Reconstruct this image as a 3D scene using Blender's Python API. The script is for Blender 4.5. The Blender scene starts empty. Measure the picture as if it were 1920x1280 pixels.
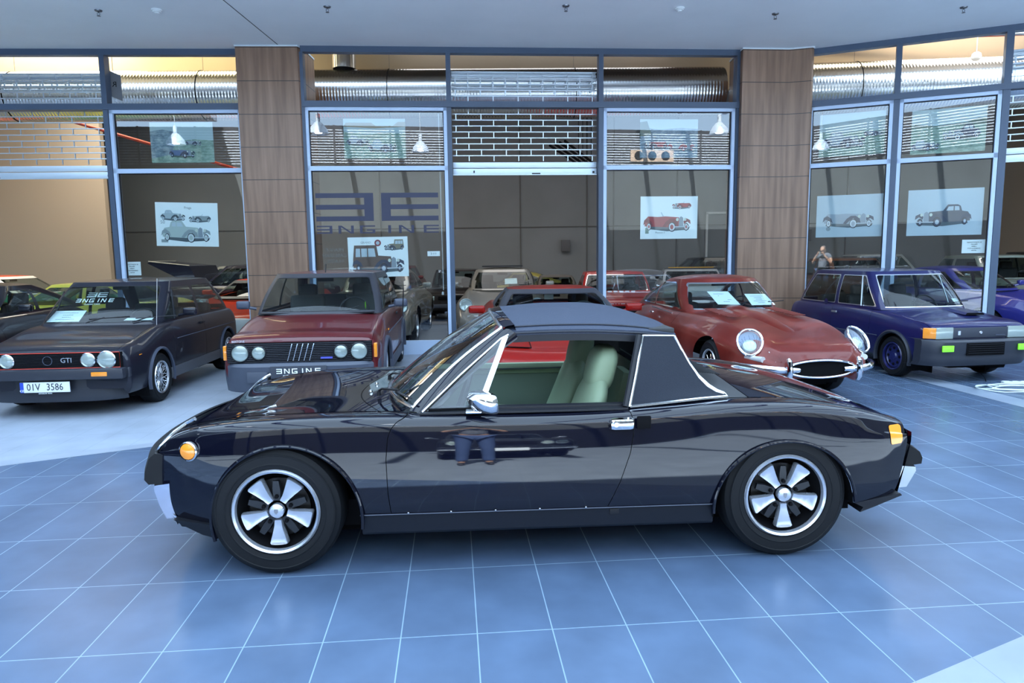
import bpy, bmesh, math, random
import numpy as np
from math import sin, cos, pi, radians as rad, atan2, hypot, sqrt
random.seed(7)
S = bpy.context.scene
# ---------------------------------------------------------------- camera
cd = bpy.data.cameras.new('camera'); cam = bpy.data.objects.new('camera', cd)
S.collection.objects.link(cam); S.camera = cam
cd.sensor_width = 36.0; cd.lens = 1290/1920*36.0; cd.clip_end = 200; cd.clip_start = 0.05
PITCH, ROLL, CH = 0.1234, -0.0125, 1.49
from mathutils import Matrix, Vector
_f = Vector((0, cos(PITCH), -sin(PITCH))); _r = Vector((1, 0, 0)); _u = _r.cross(_f)
_r2 = _r*cos(ROLL)+_u*sin(ROLL); _u2 = -_r*sin(ROLL)+_u*cos(ROLL)
cam.matrix_world = Matrix(((_r2.x, _u2.x, -_f.x, 0), (_r2.y, _u2.y, -_f.y, 0), (_r2.z, _u2.z, -_f.z, CH), (0, 0, 0, 1)))
# ---------------------------------------------------------------- world, lights, exposure
W = bpy.data.worlds.new('sky'); S.world = W; W.use_nodes = True
wn = W.node_tree.nodes; wl = W.node_tree.links
bg = wn['Background']
tc = wn.new('ShaderNodeTexCoord'); sx = wn.new('ShaderNodeSeparateXYZ'); cr = wn.new('ShaderNodeValToRGB')
wl.new(tc.outputs['Generated'], sx.inputs[0]); wl.new(sx.outputs['Z'], cr.inputs[0]); wl.new(cr.outputs[0], bg.inputs[0])
cr.color_ramp.elements[0].position = 0.0; cr.color_ramp.elements[0].color = (0.56, 0.82, 1.12, 1)
cr.color_ramp.elements[1].position = 0.6; cr.color_ramp.elements[1].color = (0.48, 0.65, 0.84, 1)
bg.inputs[1].default_value = 3.9
S.view_settings.view_transform = 'Standard'; S.view_settings.look = 'None'
S.view_settings.gamma = 1.0; S.view_settings.use_curve_mapping = False
S.view_settings.exposure = 0.75
def light(name, loc, size, power, col, rot=(0, 0, 0), size_y=None):
    l = bpy.data.lights.new(name, 'AREA'); l.energy = power; l.color = col
    l.shape = 'RECTANGLE'; l.size = size; l.size_y = size_y or size
    o = bpy.data.objects.new(name, l); o.location = loc; o.rotation_euler = rot
    S.collection.objects.link(o); return o
sun = bpy.data.lights.new('sun', 'SUN'); sun.energy = 48.0; sun.color = (.92, .98, 1.0); sun.angle = rad(.6)
so = bpy.data.objects.new('sun', sun); S.collection.objects.link(so); so.rotation_euler = (rad(-43), 0, rad(9))
# area lights added to brighten the showroom, no visible fixtures
light('showroom_fill_left', (-8.5, 14.5, 5.7), 3.0, 260, (1.0, 0.90, 0.76), size_y=4)
light('showroom_fill_middle', (0.5, 15.0, 5.7), 5.0, 105, (1.0, 0.98, 0.97), size_y=4)
light('showroom_fill_right', (8.5, 13.5, 5.7), 3.0, 110, (1.0, 0.92, 0.82), size_y=4)
light('bulkhead_fill_left', (-7.0, 12.35, 6.0), 5.0, 140, (1.0, 0.84, 0.46), size_y=.5)  # this and the next added to warm up the bulkhead wall
light('bulkhead_fill_right', (7.2, 12.2, 6.0), 4.0, 48, (1.0, 0.84, 0.55), size_y=.5)
C = S.collection
# ---------------------------------------------------------------- materials
MATS = {}
def mat(name, col=(.5, .5, .5), rough=.5, metal=0., coat=0., coatr=.03, spec=.5, emit=None, es=1., alpha=None):
    if name in MATS: return MATS[name]
    m = bpy.data.materials.new(name); m.use_nodes = True
    b = m.node_tree.nodes['Principled BSDF']
    b.inputs['Base Color'].default_value = (*col, 1); b.inputs['Roughness'].default_value = rough
    b.inputs['Metallic'].default_value = metal; b.inputs['Coat Weight'].default_value = coat
    b.inputs['Coat Roughness'].default_value = coatr; b.inputs['Specular IOR Level'].default_value = spec
    if emit: b.inputs['Emission Color'].default_value = (*emit, 1); b.inputs['Emission Strength'].default_value = es
    MATS[name] = m; return m
def nd(m, t, **kw):
    n = m.node_tree.nodes.new(t)
    for k, v in kw.items(): setattr(n, k, v)
    return n
def bsdf(m): return m.node_tree.nodes['Principled BSDF']
def lk(m, a, b): m.node_tree.links.new(a, b)
def noisy(m, c1, c2, scale=5., bump=0., detail=4, stretch=(1, 1, 1), lo=.35, hi=.65):
    t = nd(m, 'ShaderNodeTexCoord'); mp = nd(m, 'ShaderNodeMapping'); n = nd(m, 'ShaderNodeTexNoise'); r = nd(m, 'ShaderNodeValToRGB')
    mp.inputs['Scale'].default_value = stretch
    n.inputs['Scale'].default_value = scale; n.inputs['Detail'].default_value = detail
    lk(m, t.outputs['Object'], mp.inputs[0]); lk(m, mp.outputs[0], n.inputs['Vector']); lk(m, n.outputs['Fac'], r.inputs[0])
    r.color_ramp.elements[0].position = lo; r.color_ramp.elements[1].position = hi
    r.color_ramp.elements[0].color = (*c1, 1); r.color_ramp.elements[1].color = (*c2, 1)
    lk(m, r.outputs[0], bsdf(m).inputs['Base Color'])
    if bump:
        b = nd(m, 'ShaderNodeBump'); b.inputs['Strength'].default_value = bump; b.inputs['Distance'].default_value = .005
        lk(m, n.outputs['Fac'], b.inputs['Height']); lk(m, b.outputs[0], bsdf(m).inputs['Normal'])
    return m
def paint(name, col, rough=.35, coat=1., metal=0., spec=.25): return mat('paint_'+name, col, rough, metal, coat*.6, .02, spec=spec if coat else .5)
def glass(name, tint=(.75, .82, .82), ior=1.5, boost=1.0):
    if name in MATS: return MATS[name]
    m = bpy.data.materials.new(name); m.use_nodes = True; nt = m.node_tree; nt.nodes.clear()
    o = nt.nodes.new('ShaderNodeOutputMaterial'); mx = nt.nodes.new('ShaderNodeMixShader'); t = nt.nodes.new('ShaderNodeBsdfTransparent')
    g = nt.nodes.new('ShaderNodeBsdfGlossy'); f = nt.nodes.new('ShaderNodeFresnel'); mu = nt.nodes.new('ShaderNodeMath')
    ge = nt.nodes.new('ShaderNodeNewGeometry')
    t.inputs[0].default_value = (*tint, 1); g.inputs['Roughness'].default_value = 0.0; g.inputs[0].default_value = (.95, .97, 1, 1)
    # same reflectance from both sides of the thin sheet
    m2 = nt.nodes.new('ShaderNodeMath'); m2.operation = 'MULTIPLY_ADD'; m2.inputs[1].default_value = (1/ior-ior); m2.inputs[2].default_value = ior
    nt.links.new(ge.outputs['Backfacing'], m2.inputs[0]); 
    nt.links.new(m2.outputs[0], f.inputs[0])
    mu.operation = 'MULTIPLY'; mu.inputs[1].default_value = boost; mu.use_clamp = True
    nt.links.new(f.outputs[0], mu.inputs[0]); nt.links.new(mu.outputs[0], mx.inputs[0])
    nt.links.new(t.outputs[0], mx.inputs[1]); nt.links.new(g.outputs[0], mx.inputs[2]); nt.links.new(mx.outputs[0], o.inputs[0])
    MATS[name] = m; return m
chrome = mat('chrome', (.78, .8, .84), .06, 1.)
silver = mat('silver_alloy', (.62, .65, .70), .28, .9)
rubber = mat('tyre_rubber', (.007, .008, .010), .6, spec=.22)
blackp = mat('black_plastic', (.008, .009, .013), .45, spec=.3)
greyp = mat('grey_plastic', (.045, .055, .085), .5)
matte = mat('matte_black', (.004, .004, .005), .9, spec=.1)
lamp_g = mat('lamp_glass', (.36, .43, .41), .16, .35, 1.)
amber = mat('amber_lens', (.85, .28, .02), .15, 0, 1.)
cabin = mat('dark_cabin_trim', (.018, .019, .022), .7)
white_paper = mat('white_paper', (.88, .96, .97), .6)
ink = mat('dark_ink', (.03, .035, .05), .6)
g_car = glass('car_glass', (.62, .70, .70), 1.5, .75)
g_hero = glass('hero_glass', (.72, .80, .80), 1.5, 1.5)
g_cardark = glass('dark_car_glass', (.34, .38, .40), 1.5, 1.)
g_shop = glass('shop_glass', (.80, .85, .85), 1.5, 2.3)
g_clear = glass('clear_glass', (.9, .95, .95), 1.5, 1.3)
# ---------------------------------------------------------------- scene graph
def empty(name, loc=(0, 0, 0), rz=0, label=None, cat=None, group=None, kind=None):
    o = bpy.data.objects.new(name, None); C.objects.link(o); o.location = loc; o.rotation_euler = (0, 0, rz)
    return tag(o, label, cat, group, kind)
def tag(o, label=None, cat=None, group=None, kind=None):
    if label: o['label'] = label
    if cat: o['category'] = cat
    if group: o['group'] = group
    if kind: o['kind'] = kind
    return o
# ---------------------------------------------------------------- mesh bag
class M:
    def __init__(s): s.v = []; s.f = []
    def add(s, V, F, T=None):
        o = len(s.v)
        for p in V:
            if T: p = T(p)
            s.v.append((float(p[0]), float(p[1]), float(p[2])))
        for f in F: s.f.append(tuple(i+o for i in f))
        return s
    def box(s, c, d, rz=0, bev=0., ry=0, rx=0):
        x, y, z = [k/2 for k in d]
        if bev:
            bm = bmesh.new(); bmesh.ops.create_cube(bm, size=1)
            for v in bm.verts: v.co = Vector((v.co.x*d[0], v.co.y*d[1], v.co.z*d[2]))
            bmesh.ops.bevel(bm, geom=list(bm.edges), offset=min(bev, x*.95, y*.95, z*.95), segments=2, affect='EDGES', profile=.6)
            bm.verts.ensure_lookup_table()
            V = [tuple(v.co) for v in bm.verts]; F = [[v.index for v in f.verts] for f in bm.faces]; bm.free()
        else:
            V = [(-x, -y, -z), (x, -y, -z), (x, y, -z), (-x, y, -z), (-x, -y, z), (x, -y, z), (x, y, z), (-x, y, z)]
            F = [(0, 3, 2, 1), (4, 5, 6, 7), (0, 1, 5, 4), (1, 2, 6, 5), (2, 3, 7, 6), (3, 0, 4, 7)]
        R = Matrix.Rotation(rz, 3, 'Z') @ Matrix.Rotation(ry, 3, 'Y') @ Matrix.Rotation(rx, 3, 'X')
        return s.add([R @ Vector(p)+Vector(c) for p in V], F)
    def tube(s, P, r, n=8, closed=False, cap=True, flat=1.):
        P = [Vector(p) for p in P]; N = len(P); V = []; up = None
        for i, p in enumerate(P):
            a = P[(i-1) % N] if (closed or i > 0) else P[0]; b = P[(i+1) % N] if (closed or i < N-1) else P[-1]
            t = (b-a).normalized() if (b-a).length > 1e-9 else Vector((1, 0, 0))
            if up is None:
                up = Vector((0, 0, 1)) if abs(t.z) < .9 else Vector((1, 0, 0))
            up = (up-t*up.dot(t)).normalized(); w = t.cross(up)
            rr = r[i] if isinstance(r, (list, tuple)) else r
            for k in range(n):
                A = 2*pi*k/n; V.append(p+(w*cos(A)+up*sin(A)*flat)*rr)
        F = []
        for i in range(N if closed else N-1):
            j = (i+1) % N
            for k in range(n):
                l = (k+1) % n; F.append((i*n+k, i*n+l, j*n+l, j*n+k))
        if cap and not closed: F += [tuple(range(n))[::-1], tuple((N-1)*n+k for k in range(n))]
        return s.add(V, F)
    def lathe(s, prof, c=(0, 0, 0), axis='y', n=48, T=None):
        # prof: (radius, offset along axis)
        V = []; F = []; m = len(prof)
        for k in range(n):
            a = 2*pi*k/n
            for r, h in prof:
                if axis == 'y': V.append((c[0]+r*cos(a), c[1]+h, c[2]+r*sin(a)))
                elif axis == 'x': V.append((c[0]+h, c[1]+r*cos(a), c[2]+r*sin(a)))
                else: V.append((c[0]+r*cos(a), c[1]+r*sin(a), c[2]+h))
        for k in range(n):
            l = (k+1) % n
            for i in range(m-1): F.append((k*m+i, k*m+i+1, l*m+i+1, l*m+i))
        if prof[0][0] > 1e-6 and prof[0][0] < .02: F.append(tuple(k*m for k in range(n)))
        return s.add(V, F, T)
    def prism(s, poly, T, h):
        # poly in 2D, T(u,v,w) -> 3D, thickness h along w
        n = len(poly)
        V = [T(u, v, 0) for u, v in poly]+[T(u, v, h) for u, v in poly]
        F = [tuple(range(n))[::-1], tuple(range(n, 2*n))]+[(i, (i+1) % n, n+(i+1) % n, n+i) for i in range(n)]
        return s.add(V, F)
    def grid(s, P, closeu=False, closev=False):
        nu, nv = len(P), len(P[0]); V = [p for r in P for p in r]; F = []
        for i in range(nu if closeu else nu-1):
            for j in range(nv if closev else nv-1):
                a, b = (i+1) % nu, (j+1) % nv
                F.append((i*nv+j, a*nv+j, a*nv+b, i*nv+b))
        return s.add(V, F)
    def obj(s, name, m, parent=None, label=None, ang=35, fix=True):
        me = bpy.data.meshes.new(name); me.from_pydata(s.v, [], s.f)
        if fix:
            bm = bmesh.new(); bm.from_mesh(me); bmesh.ops.recalc_face_normals(bm, faces=bm.faces); bm.to_mesh(me); bm.free()
        me.materials.append(m)
        me.polygons.foreach_set('use_smooth', [True]*len(me.polygons))
        me.set_sharp_from_angle(angle=rad(ang)); me.update()
        o = bpy.data.objects.new(name, me); C.objects.link(o)
        if parent: o.parent = parent
        if label: o['label'] = label
        return o
# ---------------------------------------------------------------- smooth patches that can be cut along curves
class P:
    def __init__(s, V, N, F, A=None):
        s.V = np.asarray(V, float); s.N = np.asarray(N, float); s.F = F
        s.A = np.zeros((len(s.V), 2)) if A is None else np.asarray(A, float)
    def cut(s, f):
        """split by sign of f: (f<0 part, f>=0 part)"""
        f = np.asarray(f(s) if callable(f) else f, float); f = np.where(np.abs(f) < 1e-9, 1e-9, f)
        V = list(s.V); N = list(s.N); A = list(s.A); E = {}
        def ip(a, b):
            k = (a, b) if a < b else (b, a)
            if k not in E:
                t = f[k[0]]/(f[k[0]]-f[k[1]])
                V.append(s.V[k[0]]*(1-t)+s.V[k[1]]*t); n = s.N[k[0]]*(1-t)+s.N[k[1]]*t; N.append(n/np.linalg.norm(n))
                A.append(s.A[k[0]]*(1-t)+s.A[k[1]]*t); E[k] = len(V)-1
            return E[k]
        out = [[], []]
        for fc in s.F:
            sg = [f[i] > 0 for i in fc]
            if all(sg): out[1].append(fc); continue
            if not any(sg): out[0].append(fc); continue
            pl = [[], []]
            for a, b, sa, sb in zip(fc, fc[1:]+fc[:1], sg, sg[1:]+sg[:1]):
                pl[sa].append(a)
                if sa != sb: k = ip(a, b); pl[0].append(k); pl[1].append(k)
            for q in (0, 1):
                if len(pl[q]) > 2: out[q].append(tuple(pl[q]))
        return [P(V, N, o, A).clean() for o in out]
    def clean(s):
        if not s.F: return P(np.zeros((0, 3)), np.zeros((0, 3)), [], np.zeros((0, 2)))
        u = sorted({i for f in s.F for i in f}); m = {k: i for i, k in enumerate(u)}
        return P(np.array(s.V)[u], np.array(s.N)[u], [tuple(m[i] for i in f) for f in s.F], np.array(s.A)[u])
    def mir(s): return P(s.V*[1, -1, 1], s.N*[1, -1, 1], [tuple(f[::-1]) for f in s.F], s.A)
    def off(s, d): return P(s.V+s.N*d, s.N, s.F, s.A)
    @property
    def x(s): return s.V[:, 0]
    @property
    def y(s): return s.V[:, 1]
    @property
    def z(s): return s.V[:, 2]
def surf(G, out=(0, 0, 1), A=None):
    """G nu x nv x 3 -> P with smooth normals pointing towards 'out'"""
    G = np.asarray(G, float); du = np.gradient(G, axis=0); dv = np.gradient(G, axis=1)
    n = np.cross(du, dv); l = np.linalg.norm(n, axis=2, keepdims=True); n = n/np.where(l < 1e-12, 1, l)
    fl = (n.reshape(-1, 3) @ np.array(out, float)).sum() < 0
    if fl: n = -n
    nu, nv = G.shape[:2]; F = []
    for i in range(nu-1):
        for j in range(nv-1):
            q = (i*nv+j, (i+1)*nv+j, (i+1)*nv+j+1, i*nv+j+1); F.append(q[::-1] if fl else q)
    if A is None:
        U, Vv = np.meshgrid(np.linspace(0, 1, nu), np.linspace(0, 1, nv), indexing='ij'); A = np.stack([U, Vv], -1).reshape(-1, 2)
    return P(G.reshape(-1, 3), n.reshape(-1, 3), F, A)
def pobj(name, ps, m, parent=None, label=None, mirror=False, thick=0.):
    if isinstance(ps, P): ps = [ps]
    ps = [p for p in ps if len(p.F)]
    if mirror: ps = ps+[p.mir() for p in ps]
    if not ps: return None
    V = []; N = []; F = []; o = 0
    for p in ps:
        V += [tuple(map(float, v)) for v in p.V]; N += [tuple(map(float, v)) for v in p.N]; F += [tuple(i+o for i in f) for f in p.F]; o += len(p.V)
    me = bpy.data.meshes.new(name); me.from_pydata(V, [], F); me.materials.append(m)
    me.polygons.foreach_set('use_smooth', [True]*len(me.polygons))
    me.normals_split_custom_set_from_vertices(N); me.update()
    ob = bpy.data.objects.new(name, me); C.objects.link(ob)
    if parent: ob.parent = parent
    if label: ob['label'] = label
    if thick:
        k = ob.modifiers.new('thickness', 'SOLIDIFY'); k.thickness = thick; k.offset = -1
    return ob
def sdp(px, pz, poly):
    """signed distance to polygon, negative inside"""
    poly = np.asarray(poly, float); d = np.full(len(px), 1e9); ins = np.zeros(len(px), bool)
    for a, b in zip(poly, np.roll(poly, -1, 0)):
        e = b-a; wx, wz = px-a[0], pz-a[1]; t = np.clip((wx*e[0]+wz*e[1])/(e@e+1e-12), 0, 1)
        d = np.minimum(d, np.hypot(wx-e[0]*t, wz-e[1]*t))
        c1 = pz >= a[1]; c2 = pz < b[1]; c3 = e[0]*wz > e[1]*wx
        ins ^= (c1 & c2 & c3) | (~c1 & ~c2 & ~c3)
    return np.where(ins, -d, d)
def lined(px, pz, a, b):
    e = np.array(b, float)-a; e /= np.hypot(*e); return (px-a[0])*e[1]-(pz-a[1])*e[0]
def chaikin(Q, n=2):
    """Q: (..., k, 3) smooth along axis -2 keeping the ends"""
    for _ in range(n):
        a = Q[..., :-1, :]*.75+Q[..., 1:, :]*.25; b = Q[..., :-1, :]*.25+Q[..., 1:, :]*.75
        I = np.stack([a, b], -2).reshape(*Q.shape[:-2], -1, 3)
        Q = np.concatenate([Q[..., :1, :], I[..., 1:-1, :], Q[..., -1:, :]], -2)
    return Q
def herm(X, Y, x):
    """monotone-ish cubic through (X, Y[k,...]) at x"""
    X = np.asarray(X, float); Y = np.asarray(Y, float); h = np.diff(X); hs = h.reshape(-1, *([1]*(Y.ndim-1))); d = np.diff(Y, axis=0)/hs
    m = np.zeros_like(Y); m[0] = d[0]; m[-1] = d[-1]
    if len(X) > 2:
        a, b = d[:-1], d[1:]; w = hs[1:]/(hs[1:]+hs[:-1]); mm = a*w+b*(1-w)
        lim = 3*np.minimum(np.abs(a), np.abs(b)); mm = np.where(a*b > 0, np.sign(mm)*np.minimum(np.abs(mm), lim), 0); m[1:-1] = mm
    x = np.clip(np.asarray(x, float), X[0], X[-1]); i = np.clip(np.searchsorted(X, x, 'right')-1, 0, len(X)-2)
    t = ((x-X[i])/h[i]); sh = t.shape+(1,)*(Y.ndim-1); t = t.reshape(sh); hh = h[i].reshape(sh)
    return (1+2*t)*(1-t)**2*Y[i]+t*(1-t)**2*hh*m[i]+t*t*(3-2*t)*Y[i+1]+t*t*(t-1)*hh*m[i+1]
def ipf(tab):
    X = [a for a, _ in tab]; Y = [b for _, b in tab]; return lambda x: herm(X, Y, np.atleast_1d(x))
def loft(st, nu=120, sm=2, xs=None):
    """st: [(x, [(y,z),...])...]; an entry may be (y,z,dx)"""
    X = [s[0] for s in st]
    Q = np.array([[(s[0]+(p[2] if len(p) > 2 else 0), p[0], p[1]) for p in s[1]] for s in st])
    Q = chaikin(Q, sm)
    if xs is None: xs = np.linspace(X[0], X[-1], nu)
    return herm(X, Q, xs)
def text(name, body, size, mt, parent=None, loc=(0, 0, 0), rot=(pi/2, 0, 0), align='CENTER', ext=.001, sx=1., label=None):
    cu = bpy.data.curves.new(name, 'FONT'); cu.body = body; cu.size = size; cu.align_x = align; cu.align_y = 'CENTER'; cu.extrude = ext; cu.resolution_u = 2
    t = bpy.data.objects.new(name+'_c', cu); C.objects.link(t); bpy.context.view_layer.update()
    me = bpy.data.meshes.new_from_object(t.evaluated_get(bpy.context.evaluated_depsgraph_get())); bpy.data.objects.remove(t); bpy.data.curves.remove(cu)
    me.materials.clear(); me.materials.append(mt); me.name = name
    o = bpy.data.objects.new(name, me); C.objects.link(o); o.location = loc; o.rotation_euler = rot; o.scale = (sx, 1, 1)
    if parent: o.parent = parent
    if label: o['label'] = label
    return o
# letters of the double-E dealer mark, drawn as polygons in a unit box
def rects(m, R, T, h=.001):
    for a, b, c, d in R: m.prism([(a, b), (c, b), (c, d), (a, d)], T, h)
def ee_mark(m, T, w, hgt, h=.001):
    """mirrored E and E, each three bars on a thick spine, in a w x hgt box"""
    g = .035*w; hw = (w-g)/2; bt = .17*hgt
    for z in (0, (hgt-bt)/2, hgt-bt):
        rects(m, [(0, z, hw-.09*w, z+bt), (hw+g+.09*w, z, w, z+bt)], T, h)
    rects(m, [(hw-.09*w, 0, hw-.015*w, hgt), (hw+g+.015*w, 0, hw+g+.09*w, hgt)], T, h)
def engine_word(m, T, w, hgt, h=.001):
    """ENGINE with a mirrored first letter, thin wide letters"""
    lw = .125*w; st = (w-lw)/5.; t = .16*hgt; s = .022*w
    xs = [0, st, 2*st, 3*st+.02*w, 4*st-.03*w, w-lw]
    R = []
    x = xs[0]; R += [(x, 0, x+lw-s, t), (x, hgt*.42, x+lw-s, hgt*.42+t), (x, hgt-t, x+lw-s, hgt), (x+lw-s, 0, x+lw, hgt)]
    x = xs[5]; R += [(x+s, 0, x+lw, t), (x+s, hgt*.42, x+lw, hgt*.42+t), (x+s, hgt-t, x+lw, hgt), (x, 0, x+s, hgt)]
    for x in (xs[1], xs[4]):
        R += [(x, 0, x+s, hgt), (x+lw-s, 0, x+lw, hgt)]
        m.prism([(x+s*.2, hgt), (x+lw-s*1.2, 0), (x+lw-s*.2, 0), (x+s*1.2, hgt)], T, h*.9)
    x = xs[2]; R += [(x, 0, x+s, hgt), (x+s, hgt-t, x+lw, hgt), (x+s, 0, x+lw-s, t), (x+lw-s, 0, x+lw, hgt*.5), (x+lw*.45, hgt*.5-t, x+lw-s, hgt*.5)]
    x = xs[3]; R += [(x+lw*.3, 0, x+lw*.3+s, hgt)]
    rects(m, R, T, h)
# ================================================================ SETTING
GY = 0.084
def tile_mat(name, tile, tile2, grout, w, d, ox, oy, rough=.3, mortar=.0026, var=.35, coat=.0):
    m = mat(name, tile, rough); b = bsdf(m)
    t = nd(m, 'ShaderNodeTexCoord'); mp = nd(m, 'ShaderNodeMapping'); br = nd(m, 'ShaderNodeTexBrick')
    mp.vector_type = 'TEXTURE'; mp.inputs['Location'].default_value = (ox, oy, 0); mp.inputs['Rotation'].default_value = (0, 0, GY)
    lk(m, t.outputs['Object'], mp.inputs[0]); lk(m, mp.outputs[0], br.inputs['Vector'])
    br.offset = 0; br.inputs['Scale'].default_value = 1; br.inputs['Brick Width'].default_value = w; br.inputs['Row Height'].default_value = d
    br.inputs['Mortar Size'].default_value = mortar; br.inputs['Mortar Smooth'].default_value = .1; br.inputs['Bias'].default_value = 0
    br.inputs['Color1'].default_value = (*tile, 1); br.inputs['Color2'].default_value = (*tile2, 1); br.inputs['Mortar'].default_value = (*grout, 1)
    n = nd(m, 'ShaderNodeTexNoise'); n.inputs['Scale'].default_value = 3.2; n.inputs['Detail'].default_value = 3; n.inputs['Roughness'].default_value = .5
    lk(m, mp.outputs[0], n.inputs['Vector'])
    r = nd(m, 'ShaderNodeMapRange'); r.inputs['To Min'].default_value = 1-var; r.inputs['To Max'].default_value = 1+var
    mx = nd(m, 'ShaderNodeVectorMath', operation='SCALE')
    lk(m, n.outputs['Fac'], r.inputs[0]); lk(m, br.outputs['Color'], mx.inputs[0]); lk(m, r.outputs[0], mx.inputs['Scale']); lk(m, mx.outputs[0], b.inputs['Base Color'])
    rr = nd(m, 'ShaderNodeMapRange'); rr.inputs['To Min'].default_value = rough-.06; rr.inputs['To Max'].default_value = rough+.1
    m.node_tree.nodes.remove(rr)
    return m
def flat(name, poly, z, m, kind='structure'):
    o = M().add([(x, y, z) for x, y in poly], [tuple(range(len(poly)))]).obj(name, m, fix=False)
    return tag(o, kind=kind)
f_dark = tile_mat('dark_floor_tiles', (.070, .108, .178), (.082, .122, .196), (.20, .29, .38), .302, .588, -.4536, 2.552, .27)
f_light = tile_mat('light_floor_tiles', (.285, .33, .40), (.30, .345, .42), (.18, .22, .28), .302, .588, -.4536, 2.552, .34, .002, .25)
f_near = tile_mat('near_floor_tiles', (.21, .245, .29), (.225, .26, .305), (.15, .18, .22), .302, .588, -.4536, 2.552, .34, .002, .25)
f_in = tile_mat('showroom_floor', (.20, .215, .24), (.22, .23, .25), (.16, .17, .18), .6, .6, 0, 0, .3, .003, .3)
# one floor, four fields side by side (no overlap): dark tiles, pale tiles, shop floor
A0, A1 = (-12.5, 1.0), (2.6, 7.55)     # edge between pale and dark field on the left
flat('floor', [(-18, -9), (18, -9), (18, 24), (-18, 24)], -.02, f_in)
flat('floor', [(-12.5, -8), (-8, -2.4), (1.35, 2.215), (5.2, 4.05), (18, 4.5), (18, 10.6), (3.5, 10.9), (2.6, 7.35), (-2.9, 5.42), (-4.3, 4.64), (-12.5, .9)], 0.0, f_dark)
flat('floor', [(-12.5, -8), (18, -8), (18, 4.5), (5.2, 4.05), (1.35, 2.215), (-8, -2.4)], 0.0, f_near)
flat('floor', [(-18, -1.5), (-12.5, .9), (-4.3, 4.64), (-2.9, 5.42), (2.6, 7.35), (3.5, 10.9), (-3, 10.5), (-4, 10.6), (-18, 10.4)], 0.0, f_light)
pale = noisy(mat('pale_stone_strip', (.27, .31, .38), .3), (.25, .29, .36), (.29, .33, .40), 3)
flat('trim_1', [(-12.5, .9), (-4.3, 4.64), (-2.9, 5.42), (2.6, 7.35), (2.4, 7.5), (-2.9, 5.57), (-4.3, 4.84), (-12.5, 1.1)], 0.001, pale)
pale2 = noisy(mat('pale_stone_band', (.22, .27, .35), .3), (.20, .25, .33), (.24, .29, .37), 3)
flat('trim_2', [(4.60, 8.6), (4.69, 7.9), (4.86, 6.4), (5.25, 4.1), (5.55, 4.1), (5.16, 6.4), (4.97, 7.9), (4.88, 8.6)], 0.002, pale2)
flat('floor', [(-18, 10.4), (-4, 10.6), (-3, 10.5), (3, 10.9), (18, 10.6), (18, 24), (-18, 24)], 0.0, f_in)
# ---- ceiling slab of the arcade
cm = noisy(mat('arcade_ceiling', (.72, .78, .82), .55), (.70, .76, .80), (.74, .80, .84), 1.2)
P_cl = [(-18, 10.4), (-3.98, 10.62), (-3.03, 10.5), (3.55, 10.98), (4.6, 11.0), (7.0, 9.93), (12.2, 7.72)]
def slab(name, poly, z0, z1, m):
    n = len(poly); V = [(x, y, z0) for x, y in poly]+[(x, y, z1) for x, y in poly]
    F = [tuple(range(n))[::-1], tuple(range(n, 2*n))]+[(i, (i+1) % n, n+(i+1) % n, n+i) for i in range(n)]
    return tag(M().add(V, F).obj(name, m), kind='structure')
slab('ceiling', [(-18, 7.7), (12.2, 7.7)]+[(x, min(y+.02, 12)) for x, y in P_cl[::-1]], 4.56, 4.95, cm)
seam = mat('ceiling_seam', (.08, .09, .10), .8)
tag(M().box((-3.36, 9.45, 4.5585), (.012, 2.1, .003), rz=rad(-2)).obj('trim_3', seam), kind='structure')
def dome(name, x, y, m, lab, prof):
    r = empty(name, (x, y, 4.56), label=lab, cat='smoke detector' if 'smoke' in name else 'sprinkler', group='smoke detectors on the arcade ceiling' if 'smoke' in name else 'sprinkler heads on the arcade ceiling')
    for nm, pr, mm in prof: M().lathe(pr, axis='z', n=20).obj(nm, mm, r)
    return r
sm_w = mat('white_plastic', (.7, .76, .78), .4); spr = mat('dull_steel', (.16, .17, .19), .35, .9)
def sprinkler(x, y, lab):
    r = dome('ceiling_sprinkler', x, y, spr, lab, [('escutcheon', [(.001, 0), (.045, 0), (.04, -.012), (.02, -.016), (.001, -.016)], spr)])
    M().tube([(0, 0, -.01), (0, 0, -.03)], .008).tube([(.014, 0, -.028), (.016, 0, -.05), (0, 0, -.064)], .003, 6).tube([(-.014, 0, -.028), (-.016, 0, -.05), (0, 0, -.064)], .003, 6).obj('frame', spr, r)
    M().lathe([(.001, -.064), (.022, -.066), (.022, -.069), (.001, -.070)], axis='z', n=16).obj('deflector', spr, r)
def smoke(x, y, lab):
    dome('smoke_detector', x, y, sm_w, lab, [('base', [(.001, 0), (.062, 0), (.062, -.018), (.001, -.018)], sm_w), ('sensor_head', [(.05, -.018), (.052, -.03), (.03, -.036), (.03, -.044), (.015, -.05), (.001, -.05)], sm_w)])
sprinkler(-5.05, 8.93, 'sprinkler head in the ceiling left of the left smoke detector')
sprinkler(-2.22, 8.90, 'sprinkler head in the ceiling above the mirrored letter sign window')
sprinkler(0.72, 8.97, 'sprinkler head in the ceiling above the middle shutter')
sprinkler(3.46, 9.35, 'sprinkler head in the ceiling in front of the right wooden pillar')
sprinkler(5.80, 9.20, 'sprinkler head in the ceiling furthest to the right')
smoke(-4.33, 8.93, 'white smoke detector on the ceiling left of the wooden pillar')
smoke(2.16, 9.10, 'white smoke detector on the ceiling right of the middle shutter')
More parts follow.
